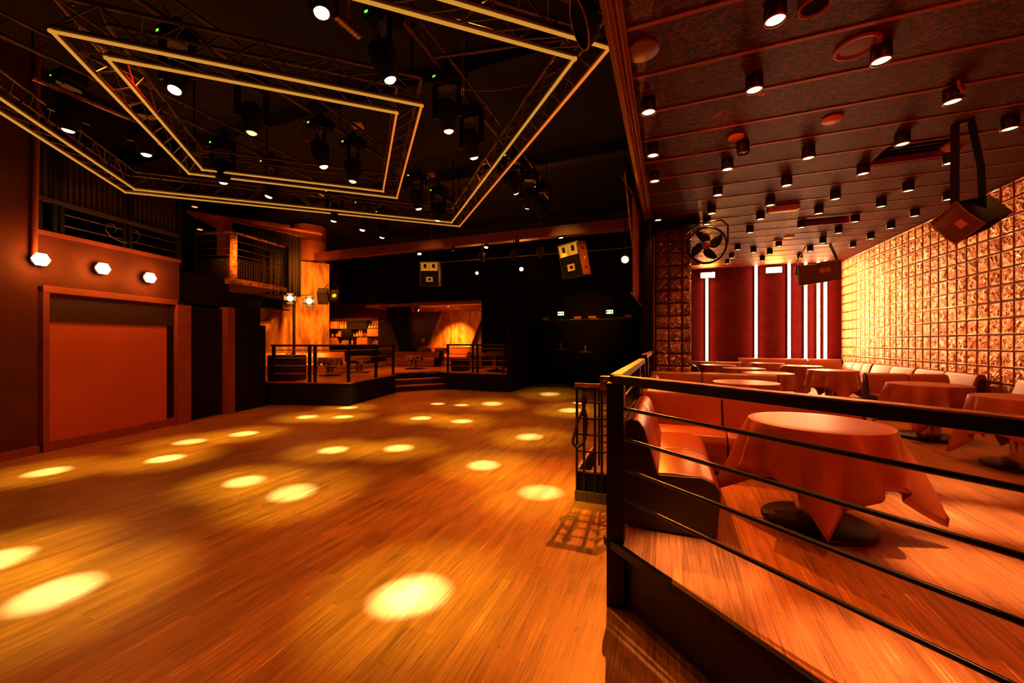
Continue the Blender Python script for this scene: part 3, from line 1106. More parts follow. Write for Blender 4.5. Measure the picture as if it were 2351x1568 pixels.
# lattice gate with rope
gp = pz(1322, 1147, 0)
gx, gy = gp.x, gp.y
gt = thing('lattice_gate', 'black lattice steel gate on a wooden plinth beside the corner post', 'gate', (gx, gy, 0))
ztop = 1.17
MB().b2((gx - .005, gy - .03, 0), (gx + .52, gy + .95, .10)).build('plinth', M['darkwood'], gt, world=True)
mb = MB().b2((gx + .01, gy, .10), (gx + .5, gy + .03, .29)).b2((gx + .01, gy + .03, .10), (gx + .03, gy + .93, .29))
mb.build('kick_plate', M['black'], gt, world=True)
mb = MB()
mb.bar((gx + .01, gy, .30), (gx + .01, gy + .93, .30), .02).bar((gx + .01, gy, .30), (gx + .5, gy, .30), .02)
mb.build('bottom_rail', M['rust'], gt, world=True)
for dx in (.012, .085, .195, .262):
    MB().b2((gx + dx - .011, gy - .011, .1), (gx + dx + .011, gy + .011, ztop)).build('upright', M['blackm'], gt, world=True)
mb = MB()
for z in (1.0, .835, .67, .50):
    mb.bar((gx, gy, z), (gx + .262, gy, z), .014).bar((gx + .262, gy, z), (gx + .44, gy + .3, z + .01), .014)
    mb.bar((gx + .195, gy + .25, z + .05), (gx + .5, gy + .25, z + .05), .014)
mb.bar((gx + .195, gy + .25, .3), (gx + .195, gy + .25, ztop), .018).bar((gx + .44, gy + .3, .3), (gx + .44, gy + .3, ztop), .018)
mb.build('lattice_bars', M['blackm'], gt, world=True)
MB().bar((gx - .01, gy, ztop), (gx + .27, gy, ztop), .035, .04).bar((gx + .262, gy, ztop), (gx + .44, gy + .3, ztop + .02), .035, .04).build('top_rail', M['rust'], gt, world=True)
ph = [pz(0, 0, 1)] and []
rp = thing('barrier_rope', 'black braided rope looped over the lattice gate', 'rope', (gx + .06, gy - .03, 1.05))
loop = []
for (u, v) in [(1343, 912), (1340, 935), (1336, 950), (1326, 968), (1321, 990), (1315, 1012), (1319, 1023), (1330, 1024), (1341, 1012), (1346, 985), (1346, 960), (1341, 938), (1338, 915)]:
    loop.append(pd(u, v, gp.x * -SN + gp.y * CS - .04))


def smooth_pts(P, k=6, closed=True):
    out = []
    n = len(P)
    for i in range(n if closed else n - 1):
        p0, p1, p2, p3 = P[(i - 1) % n], P[i], P[(i + 1) % n], P[(i + 2) % n]
        for j in range(k):
            t_ = j / k
            out.append(.5 * ((2 * p1) + (p2 - p0) * t_ + (2 * p0 - 5 * p1 + 4 * p2 - p3) * t_ ** 2 + (3 * p1 - p0 - 3 * p2 + p3) * t_ ** 3))
    return out


lp = smooth_pts(loop, 9)
for ph_ in (0, 2.1, 4.2):
    strand = []
    for i, p in enumerate(lp):
        d = (lp[(i + 1) % len(lp)] - lp[i - 1]).normalized()
        a = d.cross(Vector((0, 1, 0))).normalized()
        an = i * .55 + ph_
        strand.append(p + a * math.cos(an) * .008 + Vector((0, 1, 0)) * math.sin(an) * .008)
    MB().tube(strand, .0085, 6, closed=True).build('strand', M['rope'], rp, world=True)
q = pd(1341, 915, gp.x * -SN + gp.y * CS - .04)
MB().lathe([(.012, -.06), (.026, -.05), (.03, 0), (.024, .04), (.01, .06)], 12, q).build('end_knot', M['rope'], rp, world=True)

# ---- back wall tubes and floods
tubes = [(1623, 640, 833), (1736, 610, 823), (1812, 605, 823), (1850, 602, 823), (1879, 600, 823), (1895, 600, 823)]
tl = ['glowing vertical tube farthest left on the back wall, below a flood light', 'glowing vertical tube second from the left on the back wall, standing alone', 'glowing vertical tube third from the left on the back wall',
      'glowing vertical tube fourth from the left, partly behind the hanging speaker', 'glowing vertical tube fifth from the left, behind the hanging speaker', 'glowing vertical tube nearest the glass block wall']
for (u, v0, v1), lab in zip(tubes, tl):
    a, b = py(u, v0, 14.33), py(u, 840, 14.33)
    t = thing('light_tube', lab, 'light tube', (a.x, 14.36, b.z), 0, 'glowing tubes on the back wall')
    MB().b2((-.05, -.012, 0), (.05, .03, a.z - b.z)).build('backing', M['blackm'], t)
    MB().cyl((0, -.035, 0), (0, -.035, a.z - b.z), .036, 12).build('tube', M['tube'], t)
for (u, v, Y, lab) in [(1625, 631, 14.2, 'small glowing flood light on top of the leftmost tube'), (1777, 619, 14.2, 'small glowing flood light high between the second and third tubes')]:
    p = py(u, v, Y)
    t = thing('flood_light', lab, 'flood light', p, 0, 'flood lights on the back wall')
    MB().box((0, .04, 0), (.44, .06, .20), R=Matrix.Rotation(.2, 3, 'X')).build('housing', M['blackm'], t)
    MB().box((0, .0, -.01), (.40, .02, .16), R=Matrix.Rotation(.2, 3, 'X')).build('lens', M['flood'], t)
    MB().bar((0, .06, .08), (0, .1, .3), .03).build('bracket', M['blackm'], t)
    lamp('AREA', p + Vector((0, -.05, 0)), 30, AMBER, p + Vector((0, -1, .25)), sx=.4, sy=.15)

# ---- ceiling cans
cans = [(1780, 48), (2023, 141), (1732, 208), (2187, 235), (1489, 259), (2318, 297), (2072, 332), (1499, 358), (1856, 364), (2181, 376), (1670, 390), (1982, 400), (1503, 417), (1806, 427), (2085, 439), (1648, 449), (1918, 458), (1769, 472), (2023, 475), (1634, 491), (1880, 491), (2100, 497), (1511, 506), (1746, 504), (1963, 510), (1623, 516), (1840, 523), (2045, 525), (1722, 535), (1925, 536), (1999, 549), (1889, 559), (1788, 566), (1958, 568), (1694, 574), (1860, 577), (1730, 580), (1767, 584), (1680, 593), (1836, 593), (1750, 599), (1670, 606), (2177, 459)]
pos = []
for (u, v) in cans:
    p = pz(u, v, 3.87)
    if p.y < 8.2 or p.x > .5:
        pos.append((p.x, p.y))
pos.sort(key=lambda q: q[1])
rows = []
for q in pos:
    if rows and q[1] - rows[-1][0][1] < .45:
        rows[-1].append(q)
    else:
        rows.append([q])
ordn = ['first', 'second', 'third', 'fourth', 'fifth', 'sixth', 'seventh', 'eighth', 'ninth', 'tenth', 'eleventh', 'twelfth', 'thirteenth']
can0 = None
for ri, row in enumerate(rows):
    row.sort()
    for ci, (x, y) in enumerate(row):
        lab = 'lit can light on lounge ceiling, %s from the left in the %s row away' % (ordn[ci], ordn[ri])
        if can0 is None:
            can0 = thing('can_light', lab, 'ceiling light', (x, y, ZC), 0, 'can lights on the lounge ceiling')
            MB().lathe([(.068, 0), (.070, -.13), (.064, -.133), (.060, -.12)], 24, cap=False).build('can', M['blackm'], can0)
            MB().lathe([(.060, -.118), (.03, -.121), (.001, -.122)], 24, cap=False).build('lens', M['canlens'], can0)
            MB().lathe([(.0705, -.125), (.072, -.132), (.062, -.134)], 24, cap=False).build('rim', M['rust'], can0)
        else:
            copy_tree(can0, (x, y, ZC), ci * .7, lab)
        lamp('SPOT', (x, y, 3.86), 74, (1, .25, .03), (x, y, 0), 58, .9, .04)
# cans nearer than the picture shows, so the near platform is lit as in the photograph
for (x, y) in [(2.46, 3.3), (3.3, 4.1), (1.6, 2.4), (.7, 1.6), (2.46, 1.7)]:
    copy_tree(can0, (x, y, ZC), 0, 'can light under the boarded lounge ceiling above the near corner of the railing')
    lamp('SPOT', (x, y, 3.86), 105, (1, .27, .035), (x, y, 0), 58, .9, .04)
# narrow bright pools on the lounge floor
for (u, v) in [(2200, 1115), (2310, 1205), (2240, 1310), (2000, 1540), (2080, 1170), (1590, 1300)]:
    p = pz(u, v, ZP)
    lamp('SPOT', (p.x + .1, p.y + .3, 3.8), 1300 if v > 1190 else 900, (1, .46, .18), p, 15, 1, .03)

# ---- small ceiling items
for (u, v, r_, lab, m) in [(1475, 115, .13, 'round dull red ceiling cover by the hall edge of the boarded ceiling', 'redplastic'),
                           (1911, 273, .095, 'round orange ceiling disc between two can rows', 'shelfbox'), (1690, 314, .085, 'round orange ceiling disc above the unlit can', 'shelfbox'),
                           (1786, 552, .10, 'small round orange ceiling disc far back, left of its twin', 'shelfbox'), (1812, 543, .10, 'small round orange ceiling disc far back, right of its twin', 'shelfbox')]:
    p = pz(u, v, ZC)
    tag(MB().lathe([(r_, 0), (r_, -.012), (r_ * .96, -.018), (.001, -.02)], 32, p, cap=False).build('ceiling_cover', M[m]), lab, 'ceiling cover')
p = pz(1968, 107, ZC)
t = thing('ceiling_speaker', 'round recessed ceiling speaker with a pale ring between the first can rows', 'speaker', p)
MB().lathe([(.155, 0), (.155, -.012), (.145, -.016), (.125, -.014), (.12, -.005)], 40, cap=False).build('ring', M['batten'], t)
MB().lathe([(.12, -.006), (.001, -.008)], 40, cap=False).build('grille', M['redplastic'], t)
p = pz(1870, 12, ZC)
t = thing('ceiling_speaker', 'round dark recessed ceiling hole with a rough rim at the top picture edge', 'speaker', p)
MB().lathe([(.10, 0), (.10, -.02), (.09, -.024), (.08, -.01)], 32, cap=False).build('ring', M['batten'], t)
MB().lathe([(.08, -.006), (.001, -.007)], 32, cap=False).build('grille', M['black'], t)
p = pz(1706, 352, 3.87)
t = thing('unlit_can_light', 'unlit black can fitting with a scratched glass below the orange ceiling disc', 'ceiling light', (p.x, p.y, ZC))
MB().lathe([(.068, 0), (.070, -.13), (.064, -.133), (.060, -.12)], 24, cap=False).build('can', M['blackm'], t)
MB().lathe([(.060, -.118), (.001, -.122)], 24, cap=False).build('glass', M['chrome'], t)
p = pz(1798, 482, 3.93)
t = thing('emergency_light', 'pale boxy emergency light on the boarded ceiling beside a lit can', 'emergency light', (p.x, p.y, ZC))
MB().b2((-.24, -.07, -.09), (.24, .07, 0)).build('housing', M['white'], t, bevel=.015)
MB().b2((-.2, -.05, -.1), (.2, .05, -.088)).build('cover', M['horn'], t)
p = pz(1596, 618, 3.8)
tag(MB().b2((p.x - .25, p.y - .06, 3.9), (p.x + .12, p.y + .06, ZC)).build('ceiling_lamp_box', M['white'], bevel=.01), 'pale boxy ceiling light just right of the glass block column, under the fan', 'emergency light')
for i, (u, v) in enumerate([(1735, 200), (2200, 195)]):
    p = pz(u, v - 10, ZC)
    tag(MB().tube([(p.x, p.y, ZC), (p.x + .01, p.y, ZC - .06), (p.x + .05, p.y + .03, ZC - .1)], .012, 6).lathe([(.03, -.1), (.008, -.11)], 10, (p.x + .05, p.y + .03, ZC)).build('sprinkler', M['rust']), ['small sprinkler head above the second-row can nearest the hall', 'small sprinkler with a bent pipe above the can near the picture edge'][i], 'sprinkler')

# ---- wall fan
fc = pd(1622, 564, 7.1)
fan = thing('wall_fan', 'round black wall fan with four blades hanging beside the glass block column', 'fan', fc)
dn = (Vector((.9, 1.0, H + 0.0)) - fc).normalized()
R = Vector((-.15, -.85, -.30)).normalized().to_track_quat('Z', 'Y').to_matrix()
MB().tube([R @ Vector((.315 * math.cos(t_), .315 * math.sin(t_), 0)) for t_ in [i * math.pi / 24 for i in range(48)]], .018, 8, closed=True).tube([R @ Vector((.315 * math.cos(t_), .315 * math.sin(t_), -.09)) for t_ in [i * math.pi / 24 for i in range(48)]], .012, 8, closed=True).build('guard_ring', M['blackm'], fan)
mb = MB()
for k in range(10):
    rr = .08 + .022 * k
    mb.tube([R @ Vector((rr * math.cos(t_), rr * math.sin(t_), .03)) for t_ in [i * math.pi / 16 for i in range(32)]], .0022, 4, closed=True)
for k in range(16):
    a_ = k * math.pi / 8
    mb.tube([R @ Vector((.06 * math.cos(a_), .06 * math.sin(a_), .035)), R @ Vector((.31 * math.cos(a_), .31 * math.sin(a_), .005))], .0025, 4)
mb.build('wire_guard', M['blackm'], fan)
for k in range(4):
    mb = MB()
    vs, fs = [], []
    for i in range(9):
        s = i / 8
        r_ = .05 + .24 * s
        an = k * math.pi / 2 + .55 * s
        wd = .03 + .055 * math.sin(math.pi * min(1, s * .9 + .1))
        for e in (-1, 1):
            vs.append(R @ Vector((r_ * math.cos(an) - e * wd * math.sin(an), r_ * math.sin(an) + e * wd * math.cos(an), -.03 + e * .022)))
            vs.append(R @ Vector((r_ * math.cos(an) - e * wd * math.sin(an), r_ * math.sin(an) + e * wd * math.cos(an), -.035 + e * .022)))
    for i in range(8):
        q = i * 4
        fs += [(q, q + 2, q + 6, q + 4), (q + 1, q + 5, q + 7, q + 3), (q, q + 4, q + 5, q + 1), (q + 2, q + 3, q + 7, q + 6)]
    fs += [(0, 1, 3, 2), (32, 34, 35, 33)]
    mb.add(vs, fs, True).build('blade', M['blackm'], fan)
MB().lathe([(.001, .05), (.05, .045), (.07, .03), (.07, -.02), (.09, -.06), (.08, -.18), (.001, -.19)], 24, (0, 0, 0), R, cap=False).build('motor', M['rust'], fan)
hx = R @ Vector((.35, 0, -.05))
MB().tube([R @ Vector((.335, 0, -.05)), R @ Vector((.34, .3, -.06)), R @ Vector((.25, .40, -.07)), R @ Vector((-.1, .40, -.07)), Vector((-.35, .18, .28))], .014, 8).build('bracket', M['blackm'], fan)


# ---- wedge speakers in the lounge
def wedge(label, p, X, Z, sz, ceil, flip=1):
    """X = face width dir, Z = face normal"""
    t = thing('wedge_speaker', label, 'speaker', p, 0, 'hanging wedge speakers')
    Zn = Vector(Z).normalized()
    Xn = (Vector(X) - Zn * Vector(X).dot(Zn)).normalized()
    Yn = Zn.cross(Xn)
    R = Matrix((Xn, Yn, Zn)).transposed()
    w_, h_, d_ = sz
    poly = []
    n = 8
    vs, fs = [], []
    # curved grille front, cabinet tapering to the back
    MB().add([R @ Vector(q) for q in [(-w_ / 2, -h_ / 2, -.02), (w_ / 2, -h_ / 2, -.02), (w_ / 2, h_ / 2, -.02), (-w_ / 2, h_ / 2, -.02), (-w_ * .42, -h_ * .42, -d_), (w_ * .42, -h_ * .42, -d_), (w_ * .42, h_ * .42, -d_), (-w_ * .42, h_ * .42, -d_)]],
             [(0, 1, 2, 3), (4, 7, 6, 5), (0, 4, 5, 1), (1, 5, 6, 2), (2, 6, 7, 3), (3, 7, 4, 0)]).build('cabinet', M['black'], t, bevel=.01)
    for i in range(n + 1):
        s = i / n * 2 - 1
        zz = .03 * (1 - s * s)
        for e in (-1, 1):
            vs.append(R @ Vector((s * w_ / 2, e * h_ / 2, zz - .02)))
    for i in range(n):
        fs.append((2 * i, 2 * i + 1, 2 * i + 3, 2 * i + 2))
    MB().add(vs, fs, True).build('grille', M['grille'], t)
    fr_ = MB()
    for e in (-1, 1):
        fr_.tube([R @ Vector((s / 8 * w_ - w_ / 2, e * h_ / 2, .03 * (1 - (s / 4 - 1) ** 2) - .015)) for s in range(9)], .008, 6)
        fr_.tube([R @ Vector((e * w_ / 2, -h_ / 2, -.015)), R @ Vector((e * w_ / 2, h_ / 2, -.015))], .008, 6)
    fr_.build('trim_frame', M['rust'], t)
    MB().box(R @ Vector((w_ * .12, h_ * .12, .012)), (w_ * .26, h_ * .24, .012), R=R).build('label_plate', M['shelfbox'], t)
    # yoke to the ceiling
    up = ceil - p.z
    b_ = MB()
    for e in (-1, 1):
        s_ = R @ Vector((e * (w_ / 2 + .01), 0, -d_ * .4))
        b_.bar(s_, (s_.x * .9, s_.y * .9, up * .55), .07, .012).bar((s_.x * .9, s_.y * .9, up * .55), (s_.x * .55, s_.y * .55, up), .07, .012)
    b_.bar(((R @ Vector((w_ / 2, 0, -d_ * .4))).x * .55, (R @ Vector((w_ / 2, 0, -d_ * .4))).y * .55, up - .01), ((R @ Vector((-w_ / 2, 0, -d_ * .4))).x * .55, (R @ Vector((-w_ / 2, 0, -d_ * .4))).y * .55, up - .01), .1, .015)
    b_.build('yoke', M['blackm'], t)
    return t


gm = mat('speaker_mesh', (.30, .13, .045), .4, .3, var=.8, vscale=160, bump=.5, bscale=160)
M['grille'] = gm
def cw(r, u_, f):
    return Vector((r * CS - f * SN, r * SN + f * CS, u_))


wedge('large black wedge speaker with mesh front hanging at the glass block wall', pd(2193, 513, 4.3), cw(.121, -.266, -.145), cw(-.62, -.2, -.15), (.34, .30, .56), ZC)
wedge('black wedge speaker hanging before the glowing tubes at the far end', pd(1882, 627, 9.6), cw(.95, .15, -.3), cw(-.30, -.25, -.9), (.86, .46, .5), ZC)
lamp('SPOT', (-3.2, 10.6, 4.3), 420, AMBER, (-2.8, 14.8, 2.45), 34, 1, .05)  # added spot brightening the exit door closers
lamp('SPOT', (2.2, 2.8, 3.2), 30, AMBER, (4.2, 4.2, 3.0), 50, 1, .05)

# ------------------------------------------------------------------ trusses
ZT = 4.1


def truss(label, C, off, wd=.21, hh=.26):
    cx_ = sum(p[0] for p in C) / 4
    cy_ = sum(p[1] for p in C) / 4
    t = thing('lighting_truss', label, 'truss', (cx_, cy_, ZT), 0, 'square trusses under the hall ceiling')
    out = [Vector((p[0], p[1], ZT)) for p in C]
    cen = Vector((cx_, cy_, ZT))
    inn = [p + (cen - p).normalized() * off for p in out]
    for i in range(4):
        a, b = out[i], out[(i + 1) % 4]
        c, d = inn[i], inn[(i + 1) % 4]
        for (p, q), nm in (((a, b), 'outer'), ((c, d), 'inner')):
            hot = (nm == 'outer' and C is TO and i == 1) or (C is TI and i == 1)
            e = (q - p).normalized() * .02
            MB().bar(p - e, q + e, .021, .018).build('light_strip', M['striphot' if hot else 'strip'], t, world=True)
        mb = MB()
        up = Vector((0, 0, hh))
        for p, q in ((a, b), (c, d), (a + up, b + up), (c + up, d + up)):
            z = Vector((0, 0, .035))
            mb.tube([p + z, q + z], .019, 8)
        L_ = (b - a).length
        n = max(4, int(L_ / .28))
        for k in range(n):
            f0, f1 = k / n, (k + 1) / n
            z = Vector((0, 0, .035))
            for p, q in ((a, b), (c, d)):
                mb.tube([p.lerp(q, f0) + z + (up if k % 2 else up * 0), p.lerp(q, f1) + z + (up * 0 if k % 2 else up)], .009, 5)
            mb.tube([a.lerp(b, f0) + z, c.lerp(d, f1) + z], .008, 5)
            mb.tube([(a + up).lerp(b + up, f1) + z, (c + up).lerp(d + up, f0) + z], .008, 5)
        mb.build('truss_side', M['truss'], t, world=True)
    for p in out:
        MB().tube([p.lerp(cen, .06) + Vector((0, 0, .3)), p.lerp(cen, .06) + Vector((0, 0, 1.34))], .012, 6).build('hanging_cable', M['blackm'], t, world=True)
    return t


TO = [(-8.404, 3.77), (-4.18, 7.51), (-.47, 3.436), (-4.70, -.30)]
TI = [(-4.608, 1.601), (-2.423, 3.539), (-4.37, 5.641), (-6.60, 3.70)]
TO = [TO[0], TO[1], TO[2], TO[3]]
truss('large outer square truss with glowing amber edge strips, turned diagonally over the dance floor', TO, .30)
truss('small inner square truss with glowing amber edge strips, hung inside the larger one', TI, .33)
# carrier pipes
for (x, y0, y1, lab) in [(-2.32, .5, 8.2, 'long dark lighting pipe with the row of heads nearest the lounge'), (-4.35, .5, 8.2, 'long dark lighting pipe through the middle of the inner truss'), (-6.1, .5, 8.6, 'long dark lighting pipe with the row of heads nearest the gallery')]:
    t = thing('lighting_pipe', lab, 'pipe', (x, (y0 + y1) / 2, 4.62), 0, 'lighting pipes')
    MB().tube([(x, y0, 4.62), (x, y1, 4.62)], .025, 10).tube([(x, 5.9, 4.66), (x + .3, 5.9, 4.66)], .02, 8).tube([(x + .0, y0, 4.84), (x, y1, 4.84)], .02, 8).build('pipe', M['truss'], t, world=True)
    mb = MB()
    k = y0
    while k < y1 - .3:
        mb.tube([(x, k, 4.62), (x, k + .15, 4.84), (x, k + .3, 4.62)], .008, 5)
        k += .3
    mb.build('lacing', M['truss'], t, world=True)
    mb = MB()
    for yy in (y0 + .4, (y0 + y1) / 2, y1 - .4):
        mb.tube([(x, yy, 4.62), (x, yy, 5.5)], .01, 6)
    mb.build('hanger', M['blackm'], t, world=True)
mb = MB().tube([(-2.3, 3.6, 4.62), (-.6, 4.3, 4.9)], .02, 8)
tag(mb.build('cross_pipe', M['truss']), 'thin dark cross pipe slanting from the pipe near the lounge towards the hall edge', 'pipe')
tag(MB().tube(smooth_pts([Vector(p) for p in [(-2.35, 3.75, 4.55), (-1.9, 3.9, 4.35), (-1.3, 4.1, 4.45), (-.8, 4.3, 4.8)]], 6, False), .008, 5).build('cable', M['truss']), 'thin dark cable drooping below the slanting cross pipe', 'cable')
for (u, v, lab) in [(1062, 220, 'small hanging snap hook beside the bright head right of the inner truss'), (985, 470, 'small hanging snap hook below the far side of the outer truss'), (412, 400, 'small hanging snap hook left of the inner truss corner')]:
    p = pz(u, v, 4.15)
    tag(MB().tube([p + Vector((0, 0, .9)), p + Vector((0, 0, .08))], .004, 5).tube([p + Vector((.016 * math.cos(a_), 0, .04 + .035 * math.sin(a_))) for a_ in [k * math.pi / 6 for k in range(12)]], .005, 5, closed=True).build('snap_hook', M['rust']), lab, 'hook')

# moving heads -----------------------------------------------------
mh = None


def head(p, target, label, on=True, e=700, size=24, group='moving head lights'):
    """p = lens position"""
    global mh
    p = Vector(p)
    d = (Vector(target) - p).normalized()
    piv = p - d * .15
    if mh is None:
        mh = thing('moving_head_light', label, 'stage light', piv, 0, group)
        b_ = MB().box((0, 0, .40), (.28, .22, .11)).build('base', M['black'], mh, bevel=.012)
        MB().box((-.1, -.112, .40), (.035, .004, .022)).build('display', M['green'], b_)
        MB().box((0, 0, .33), (.12, .12, .04)).bar((-.15, 0, .33), (.15, 0, .33), .07, .03).bar((-.145, 0, .34), (-.145, 0, -.02), .06, .025).bar((.145, 0, .34), (.145, 0, -.02), .06, .025).build('yoke', M['blackm'], mh)
        MB().bar((0, 0, .45), (0, 0, .56), .05).build('clamp', M['blackm'], mh)
        h_ = MB().lathe([(.05, .17), (.095, .14), (.115, .02), (.10, -.06), (.078, -.145), (.06, -.15)], 24).box((.0, .09, .07), (.10, .06, .12)).build('head', M['black'], mh)
        MB().lathe([(.052, -.148), (.050, -.166), (.032, -.180), (.001, -.185)], 24, cap=False).build('lens', M['lens'], h_)
        MB().lathe([(.060, -.14), (.064, -.160), (.053, -.160)], 24, cap=False).build('lens_ring', M['blackm'], h_)
        MB().box((0, .122, .09), (.05, .004, .03)).build('window', M['blue'], h_)
        t = mh
    else:
        t = copy_tree(mh, piv, 0, label, group)
    yaw = math.atan2(d.x, -d.y) if abs(d.x) + abs(d.y) > .02 else 0
    q = d.to_track_quat('-Z', 'Y').to_euler()
    for c in bpy.data.objects:
        if c.parent == t and c.name.startswith('head'):
            c.rotation_euler = q
            if not on:
                for k in bpy.data.objects:
                    if k.parent == c and k.name.startswith('lens') and 'ring' not in k.name:
                        k.data = k.data.copy()
                        k.data.materials[0] = M['lensdim']
        if c.parent == t and c.name.startswith('yoke'):
            c.rotation_euler = (0, 0, yaw + random.uniform(-.3, .3))
    if e:
        lamp('SPOT', p + d * .045, e * 13, (1, .95, .62), target, 7.0, 1, .02)
        lamp('SPOT', p + d * .047, e * 2.2, (1, .60, .04), target, 23, 1, .03)
    return t


HD = [((738, 27), (957, 1360), 'blazing moving head at the top edge of the picture, beside the small light bar'),
      ((401, 205), (130, 1360), 'blazing yellow-green moving head inside the near left corner of the inner truss'),
      ((895, 181), (1240, 1130), 'lit moving head just beyond the near right side of the inner truss'),
      ((1030, 299), (1110, 1068), 'lit moving head right of the inner truss, beside the pale cable'),
      ((1088, 360), (1215, 1003), 'lit moving head between the inner truss and the right side of the outer truss'),
      ((1184, 441), (1310, 942), 'lit moving head just outside the right side of the outer truss, first of three'),
      ((1211, 475), (1130, 927), 'lit moving head outside the right side of the outer truss, middle of three'),
      ((1246, 497), (1262, 905), 'lit moving head outside the right side of the outer truss, farthest of three'),
      ((336, 353), (380, 1053), 'lit greenish moving head between the left sides of the two trusses'),
      ((743, 381), (915, 1029), 'lit moving head inside the inner truss under a looping pale cable'),
      ((617, 450), (437, 1014), 'lit moving head under the far side of the outer truss, above the curtain'),
      ((961, 478), (1060, 967), 'lit moving head past the right far corner of the inner truss'),
      ((832, 527), (788, 957), 'lit moving head below the far strip of the outer truss, middle of three'),
      ((766, 506), (705, 957), 'lit moving head below the far strip of the outer truss, nearest the round column'),
      ((877, 544), (800, 936), 'lit moving head below the far strip of the outer truss, lowest and farthest one'),
      ((157, 297), (110, 1083), 'large moving head at the far left, above the left side of the outer truss'),
      ((578, 303), (562, 1105), 'moving head with a blue glint inside the inner truss, pointing away'),
      ((810, 415), (765, 1033), 'dim moving head inside the far corner of the inner truss'),
      ((1005, 505), (967, 960), 'dim moving head at the far corner of the outer truss'),
      ((513, 418), (560, 996), 'lit moving head just behind the far side of the inner truss')]
for (a_, b_, lab) in HD:
    p = pz(a_[0], a_[1], 4.0)
    tg = pz(b_[0], b_[1], 0)
    dist = (tg - p).length
    dim = 'dim' in lab or 'pointing away' in lab
    head(p, tg, lab, on=not dim, e=520 if dist < 5 else 800, size=24)
# heads above the picture edge that throw the nearest pools
head((-2.34, 1.45, 4.0), pz(672, 1131, 0), 'moving head above the picture edge over the nearest pools of light', e=600)
head((-4.35, .6, 4.0), pz(-20, 1290, 0), 'moving head above the picture edge over the pool at the left border', e=600)
# second lobe of the nearest pool
lamp('SPOT', (-2.3, 2.0, 4.1), 6500, (1, .95, .62), pz(918, 1374, 0), 6.2, 1, .02)
# lights under the beam
BM = [((963, 583), (1005, 927), 'lit spotlight under the beam above the pale-horned square speaker', True), ((1116, 568), (1060, 930), 'lit spotlight under the beam, above two unlit ones', True),
      ((1288, 546), (1330, 925), 'lit spotlight under the beam just above the tilted speaker', True), ((1187, 558), (1180, 900), 'faintly lit spotlight under the middle of the beam', False),
      ((1106, 600), (1080, 900), 'unlit tilted spotlight below the beam, left of three in a row', False), ((1178, 597), (1150, 900), 'unlit round spotlight below the beam, middle of three in a row', False),
      ((1240, 590), (1230, 900), 'unlit tilted spotlight below the beam, right of three in a row', False), ((1040, 575), (1040, 900), 'dark spotlight close under the beam between the square speaker and the lit ones', False)]
for (a_, b_, lab, on) in BM:
    p = py(a_[0], a_[1], 10.11)
    t = thing('spotlight', lab, 'stage light', p, 0, 'spotlights under the beam')
    tg = pz(b_[0], b_[1], 0)
    d = (tg - p).normalized()
    R = d.to_track_quat('Z', 'Y').to_matrix()
    MB().lathe([(.03, -.20), (.055, -.17), (.062, -.02), (.068, 0)], 16, (0, 0, 0), R).build('housing', M['black' if on else 'blackm'], t)
    MB().lathe([(.056, .002), (.03, .006), (.001, .008)], 16, (0, 0, 0), R).build('lens', M['lens' if on else 'lensdim'], t)
    MB().tube([R @ Vector((.08, 0, -.1)), R @ Vector((.08, 0, -.1)) + Vector((0, 0, .14)), R @ Vector((-.08, 0, -.1)) + Vector((0, 0, .14)), R @ Vector((-.08, 0, -.1))], .008, 6).build('yoke', M['rust'], t)
    q = R @ Vector((0, 0, -.1))
    MB().tube([(q.x, q.y, q.z + .13), (q.x, q.y, 4.40 - p.z)], .012, 6).build('stem', M['blackm'], t)
    if on:
        lamp('SPOT', p + d * .02, 7000, (1, .95, .62), tg, 5.5, 1, .02)
        lamp('SPOT', p + d * .02, 120, (1, .52, .04), tg, 30, 1, .03)
a_, b_ = py(990, 604, 11.5), py(1452, 568, 11.5)
tag(MB().tube([a_, b_], .014, 6).tube([a_, (a_.x, a_.y, 5.7)], .006, 5).tube([b_, (b_.x, b_.y, 5.7)], .006, 5).build('thin_rail', M['rust']), 'thin pale rail running level behind the two hanging speakers', 'rail')
# flare lamps
for (u, v, Y, r_, e, lab) in [(1095, 627, 12.5, .05, 60, 'small amber flood lamp with a starburst, left of three beyond the beam'), (1197, 618, 12.0, .06, 90, 'amber flood lamp with a starburst, middle of three beyond the beam'),
                              (1435, 596, 8.9, .075, 130, 'brightest amber flood lamp with a starburst beside the hanging corrugated panel'), (960, 712, 15.3, .07, 60, 'amber spot lamp over the far bar tables, before the slanted wooden wall')]:
    p = py(u, v, Y)
    t = thing('flood_lamp', lab, 'lamp', p, 0, 'amber flood lamps at the far end')
    d = (Vector((-1.5, 3.0, .5)) - p).normalized()
    if Y > 14:
        d = (Vector((-8.2, 18, 1.2)) - p).normalized() * 1.0
    R = d.to_track_quat('Z', 'Y').to_matrix()
    MB().lathe([(.05, -.2), (r_ + .02, -.1), (r_ + .03, 0)], 16, (0, 0, 0), R).build('housing', M['blackm'], t)
    MB().lathe([(r_, .002), (r_ * .7, .02), (.001, .028)], 16, (0, 0, 0), R).build('lens', M['flare'], t)
    MB().bar(R @ Vector((0, 0, -.1)), (0, 0, (3.3 if Y > 14 else 5.7) - p.z), .03).build('bracket', M['blackm'], t)
    lamp('SPOT', p + d * .05, e * 1.6, AMBER, p + d, 110, .8, .05)
lamp('SPOT', (py(1045, 787, 17.9).x, 17.2, 3.2), 1900, (1, .27, .02), (py(1045, 787, 18.4).x, 18.6, .9), 80, 1, .05)
